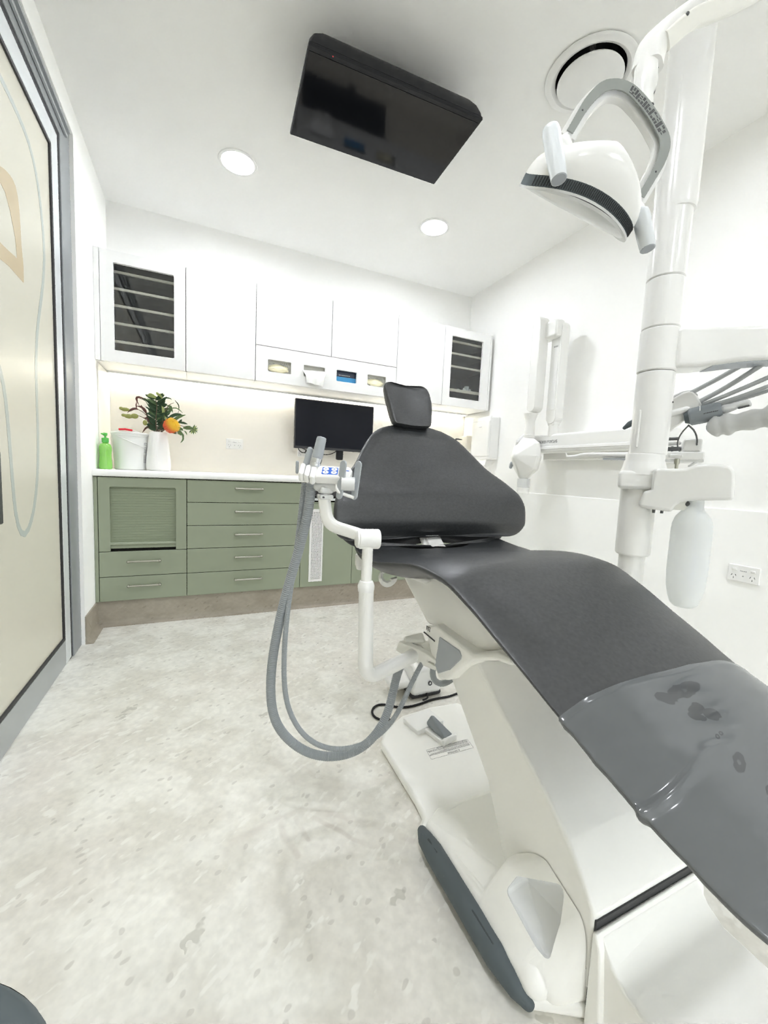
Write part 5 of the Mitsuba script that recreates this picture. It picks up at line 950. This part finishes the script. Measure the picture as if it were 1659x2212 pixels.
# tray
tr = thing('instrument_tray', 'white tray holder with a small white box, behind the post above the bottle bracket', 'tray')
part(tr, 'frame_bar', frame(rbox(-0.06, 0.158, -0.05, 0.10, 1.035, 1.062, 0.005), L(0, 0, 0.25), PN, PU, (0, 0, 1)), 'm_white_plastic', 35)
part(tr, 'box', frame(rbox(0.098, 0.150, -0.045, 0.06, 1.062, 1.106, 0.008), L(0, 0, 0.25), PN, PU, (0, 0, 1)), 'm_white_gloss', 35)
part(tr, 'slider', frame(rbox(0.062, 0.100, -0.056, -0.04, 1.042, 1.054, 0.004), L(0, 0, 0.25), PN, PU, (0, 0, 1)), 'm_white_gloss', 35)
part(tr, 'underframe', cat(tube([L(0.045, 1.03, 0.22), L(0.060, 1.00, 0.22)], 0.004, 8), tube([L(0.14, 1.03, 0.22), L(0.12, 1.012, 0.22)], 0.004, 8), frame(box(-0.06, 0.158, -0.045, 0.06, 1.028, 1.036), L(0, 0, 0.25), PN, PU, (0, 0, 1))), 'm_lightgrey', 35)
part(tr, 'knob', cat(cyl(L(0.086, 1.038, 0.205), L(0.086, 1.02, 0.205), 0.008), cyl(L(0.086, 1.02, 0.205), L(0.086, 1.0, 0.205), 0.005)), 'm_nickel', 40, label='brassy adjusting knob')
part(tr, 'side_rail', cat(tube(spl([L(-0.02, 1.052, 0.25), L(-0.15, 1.052, 0.25), L(-0.215, 1.050, 0.25), L(-0.238, 1.044, 0.25), L(-0.268, 1.043, 0.25)], 24), np.linspace(0.011, 0.005, 24), 12), hull_spheres([(L(-0.268, 1.043, 0.25), 0.004), (L(-0.272, 1.056, 0.25), 0.003)], 8)), 'm_white_plastic', 40)
part(tr, 'tray_lip', frame(box(-0.14, 0.0, -0.01, 0.05, 1.034, 1.040), L(0, 0, 0.25), PN, PU, (0, 0, 1)), 'm_plastic_grey', False)
for i, (z, r, d0, lab) in enumerate(((1.112, 0.0055, 0.27, 'upper dark metal instrument lying on the tray behind the post'), (1.100, 0.004, 0.285, 'slim dark instrument just under the upper one on the tray'), (1.076, 0.0075, 0.262, 'lower thick dark instrument with a bright ring on the tray'))):
    k = single('hand_instrument', lab, 'instrument', cat(cyl(L(-0.03, z-0.004, d0), L(0.087+0.01*(i == 2), z, d0), r, 14), *( [cyl(L(0.068, z-0.0005, d0), L(0.074, z-0.0003, d0), r*1.25, 14)] if i == 2 else [])), 'm_steel_dark', 40)
single('instrument_roll', 'rolled white cover lying on the tray between the dark instruments', 'cover', hull_spheres([(L(-0.03, 1.091, 0.262), 0.008), (L(0.088, 1.096, 0.262), 0.008)], 12), 'm_white_plastic', 40)
single('mirror_handle', 'dark instrument tip peeping out left of the post at handpiece height', 'instrument', hull_spheres([(L(-0.076, 1.140, 0.16), 0.006), (L(-0.062, 1.152, 0.16), 0.010), (L(-0.03, 1.17, 0.16), 0.011)], 14), 'm_bumper', 40)

# ------------------------------------------------------------------ operating lamp
lamp = thing('operating_lamp', 'white dental operating lamp with grey yoke and two handles, above the chair', 'operating lamp')
A0, A1 = np.array([0.628, 0.728, 1.589]), np.array([0.884, 0.676, 1.522])
LC = (A0+A1)/2; LA = (A1-A0)/np.linalg.norm(A1-A0); HL = np.linalg.norm(A1-A0)/2
LNn = np.array([-0.08, 0.66, -0.74]); LNn -= LA*(LNn@LA); LNn /= np.linalg.norm(LNn)      # where the lamp shines
LB = np.cross(LNn, LA)
if LB[1] > 0: LB = -LB                                                                   # towards the viewer
BW = 0.074
def lamp_dome(up=1.0, z0=0.0, k=1.0, n=64, m=12, h=0.080):
    out = []
    a = np.arange(n)*2*math.pi/n; se = superellipse(HL*k, BW*k, n, 2.6)
    for i in range(m+1):
        t = i/m*math.pi/2; f = math.cos(t)**0.75; zz = z0+h*math.sin(t)
        out.append(LC+np.outer(se[:, 0]*f, LA)+np.outer(se[:, 1]*f, LB)-np.outer(np.full(n, zz)+0.028*(1-(se[:, 0]/HL)**2)*1.0-0.014, LNn))
    return out
part(lamp, 'housing', rings_mesh([r for r in lamp_dome(z0=0.012)]), 'm_white_gloss', 45)
def band(z0, z1, k0, k1):
    n = 64; o = []
    for z, k in ((z0, k0*0.97), (z0, k0), (z1, k1), (z1, k1*0.97)):
        se = superellipse(HL*k, BW*k, n, 2.6)
        o.append(LC+np.outer(se[:, 0], LA)+np.outer(se[:, 1], LB)-np.outer(z+0.028*(1-(se[:, 0]/HL)**2)-0.014, LNn))
    return rings_mesh(o)
part(lamp, 'rim_band', band(-0.006, 0.0135, 1.0, 1.0), 'm_bumper', 40, label='dark grey rim band')
part(lamp, 'rim_lip', band(-0.0105, -0.006, 1.015, 1.015), 'm_lightgrey', 40)
fins = []
for i in range(56):
    x = -0.93+i*1.86/55; y = (1-abs(x)**2.6)**(1/2.6)
    for s in (-1, 1):
        fins.append(frame(trimesh.creation.box((0.0014, 0.0022, 0.016)), LC+LA*HL*x+LB*BW*(s*y+0.012*s)-LNn*(0.004+0.028*(1-x*x)-0.014), LA, LB, LNn))
part(lamp, 'vent_fins', cat(fins), 'm_seal', False); labels[f'{lamp}__vent_fins'] = {'kind': 'stuff'}
n = 64; ln = []
for f, z in ((1.0, 0.010), (0.96, 0.016), (0.7, 0.026), (0.35, 0.034), (0.02, 0.036)):
    se = superellipse(HL*f, BW*f, n, 2.4)
    ln.append(LC+np.outer(se[:, 0], LA)+np.outer(se[:, 1], LB)+np.outer(z-0.020*(1-(se[:, 0]/HL)**2)+0.010-0.002, LNn))
part(lamp, 'lens', rings_mesh(ln, caps=True), 'm_lens', 30, label='pale ribbed lens')
pl_, pr_ = CAMP['pl'], CAMP['pr']
yk = fillet(CAMP['yoke'], 0.035, 8); ykc = spl(yk, 60)
vdir = -np.array(FWD)
part(lamp, 'yoke', tube(yk, 1.0, section=[(-0.017, -0.009), (0.017, -0.009), (0.017, 0.006), (0.013, 0.009), (-0.013, 0.009), (-0.017, 0.006)], up=tuple(FWD)), 'm_white_gloss', 35, label='curved white yoke')
yoff = yk+vdir*0.0178
def yoke_poly(P, w0, w1):
    """flat strip along P, its width across the yoke"""
    t = np.gradient(P, axis=0); t /= np.linalg.norm(t, axis=1, keepdims=True); s = np.cross(t, FWD); s /= np.linalg.norm(s, axis=1, keepdims=True)
    f = np.linspace(0, 1, len(P)); w = w0+(w1-w0)*np.sin(f*math.pi)**0.7
    rings = [np.array([P[i]-s[i]*w[i], P[i]+s[i]*w[i], P[i]+s[i]*w[i]+vdir*0.0025, P[i]-s[i]*w[i]+vdir*0.0025]) for i in range(len(P))]
    return rings_mesh(rings)
part(lamp, 'yoke_strip', yoke_poly(yoff, 0.0075, 0.0125), 'm_yoke_grey', 35, label='grey inner strip of the yoke')
part(lamp, 'yoke_screws', cat(*[hull_spheres([(yoff[i]+vdir*0.002, 0.0022)], 10) for i in (1, -2)]), 'm_print', 40)
# rating label on the grey strip
lp = []
rr = np.random.RandomState(2)
seg = ykc[26:44]+vdir*0.0206
for j in range(7):
    off = -0.0075+0.0025*j
    for i in range(0, len(seg)-2):
        if rr.rand() < 0.72:
            t = seg[i+1]-seg[i]; t /= np.linalg.norm(t); s = np.cross(t, FWD); s /= np.linalg.norm(s)
            lp.append(frame(trimesh.creation.box((np.linalg.norm(seg[i+1]-seg[i])*0.75, 0.0014, 0.0004)), (seg[i]+seg[i+1])/2+s*off, t, s, vdir))
part(lamp, 'rating_label', cat(lp), 'm_print', False, label='small dark print on the yoke')
def handle(p, a, b, lab):
    d = b-a; d /= np.linalg.norm(d)
    o = part(lamp, 'handle', zlathe([(0.001, -0.010), (0.010, -0.0095), (0.0155, -0.004), (0.0172, 0.006), (0.0168, np.linalg.norm(b-a)*0.6), (0.0150, np.linalg.norm(b-a)), (0.001, np.linalg.norm(b-a))], a, d, 32), 'm_handle', 40, label=lab)
    part(o, 'end_cap', zlathe([(0.001, 0.0), (0.0142, 0.0), (0.013, 0.0012), (0.001, 0.0012)], b, d, 28), 'm_plastic_grey', 40)
    return o
handle(pl_, CAMP['hl0'], CAMP['hl1'], 'light grey left handle'); handle(pr_, CAMP['hr0'], CAMP['hr1'], 'light grey right handle')
part(lamp, 'pivot', cat(hull_spheres([(pl_, 0.017), (pl_+LA*0.012-LNn*0.0, 0.017)], 18), cyl(pl_, LC-LA*HL*0.62-LNn*0.03, 0.016, 20), hull_spheres([(CAMP['yoke'][0], 0.013), (pl_, 0.013)], 16)), 'm_white_plastic', 35)
part(lamp, 'pivot', cat(hull_spheres([(pr_, 0.012), (pr_-LA*0.012, 0.014)], 18), cyl(pr_, LC+LA*HL*0.72-LNn*0.02, 0.013, 20), hull_spheres([(CAMP['yoke'][-1], 0.011), (pr_, 0.011)], 16)), 'm_white_plastic', 35)
part(lamp, 'swivel_stem', cat(zlathe([(0.001, 0.0), (0.0235, 0.0), (0.0235, 0.055), (0.0245, 0.062), (0.021, 0.088), (0.0165, 0.095), (0.0165, 0.135), (0.001, 0.135)], CAMP['st0'], CAMP['st1']-CAMP['st0'], 32)), 'm_white_gloss', 40)
part(lamp, 'stem_mark', cat(*[hull_spheres([(CAMP['st0']+(CAMP['st1']-CAMP['st0'])*0.32+np.array([0.0225*math.cos(a), 0.0225*math.sin(a), 0])+np.array([0, 0, 0.008*math.cos(b)]), 0.0016)], 8) for a, b in ((-0.9, 0), (-0.6, 0.8), (-0.5, 1.6), (-0.6, 2.4), (-0.9, 3.1))], hull_spheres([(CAMP['st1']+np.array([0.002, -0.016, -0.006]), 0.004)], 12)), 'm_print', 40)
ap_ = spl(CAMP['arm'], 50)
sec = superellipse(0.026, 0.030, 28, 3.2)
part(lamp, 'lamp_arm', tube(ap_, 1.0, section=sec, up=(0.35, -0.93, 0.1)), 'm_white_gloss', 40, label='curved white lamp arm')
part(lamp, 'arm_underplate', tube(ap_[8:]+(-UP*0.024-np.array(FWD)*0.016), 1.0, section=superellipse(0.019, 0.013, 20, 4), up=(0.35, -0.93, 0.1)), 'm_offwhite', 40)
part(lamp, 'arm_joint', cat(*[tube([ap_[i]+np.cross(ap_[i+1]-ap_[i-1], FWD)/np.linalg.norm(np.cross(ap_[i+1]-ap_[i-1], FWD))*(0.0345*math.cos(t))-np.array(FWD)*0.0315*math.sin(t) for t in np.linspace(a0_, a1_, 16)], 0.0013, 6) for i, a0_, a1_ in ((22, 0.1, 3.0), (29, 1.9, 2.9))]), 'm_print_grey', 40)
part(lamp, 'arm_screw', cat(hull_spheres([(ap_[14]-np.array(FWD)*0.033-UP*0.015, 0.004)], 10), frame(box(-0.012, 0.012, -0.004, 0.004, -0.002, 0.002), ap_[34]-np.array(FWD)*0.036-UP*0.012, (ap_[35]-ap_[33])/np.linalg.norm(ap_[35]-ap_[33]), UP, -np.array(FWD))), 'm_steel_dark', 40)
part(lamp, 'post_link', cat(tube(spl([CAMP['arm'][-1], CAMP['arm'][-1]+np.array([0.05, -0.02, 0.05]), np.array([1.36, 0.70, 2.36]), np.array([1.256, 0.821, 2.33])], 20), 0.032, 20), cyl((1.256, 0.821, 2.24), (1.256, 0.821, 2.37), 0.046, 32)), 'm_white_gloss', 40)
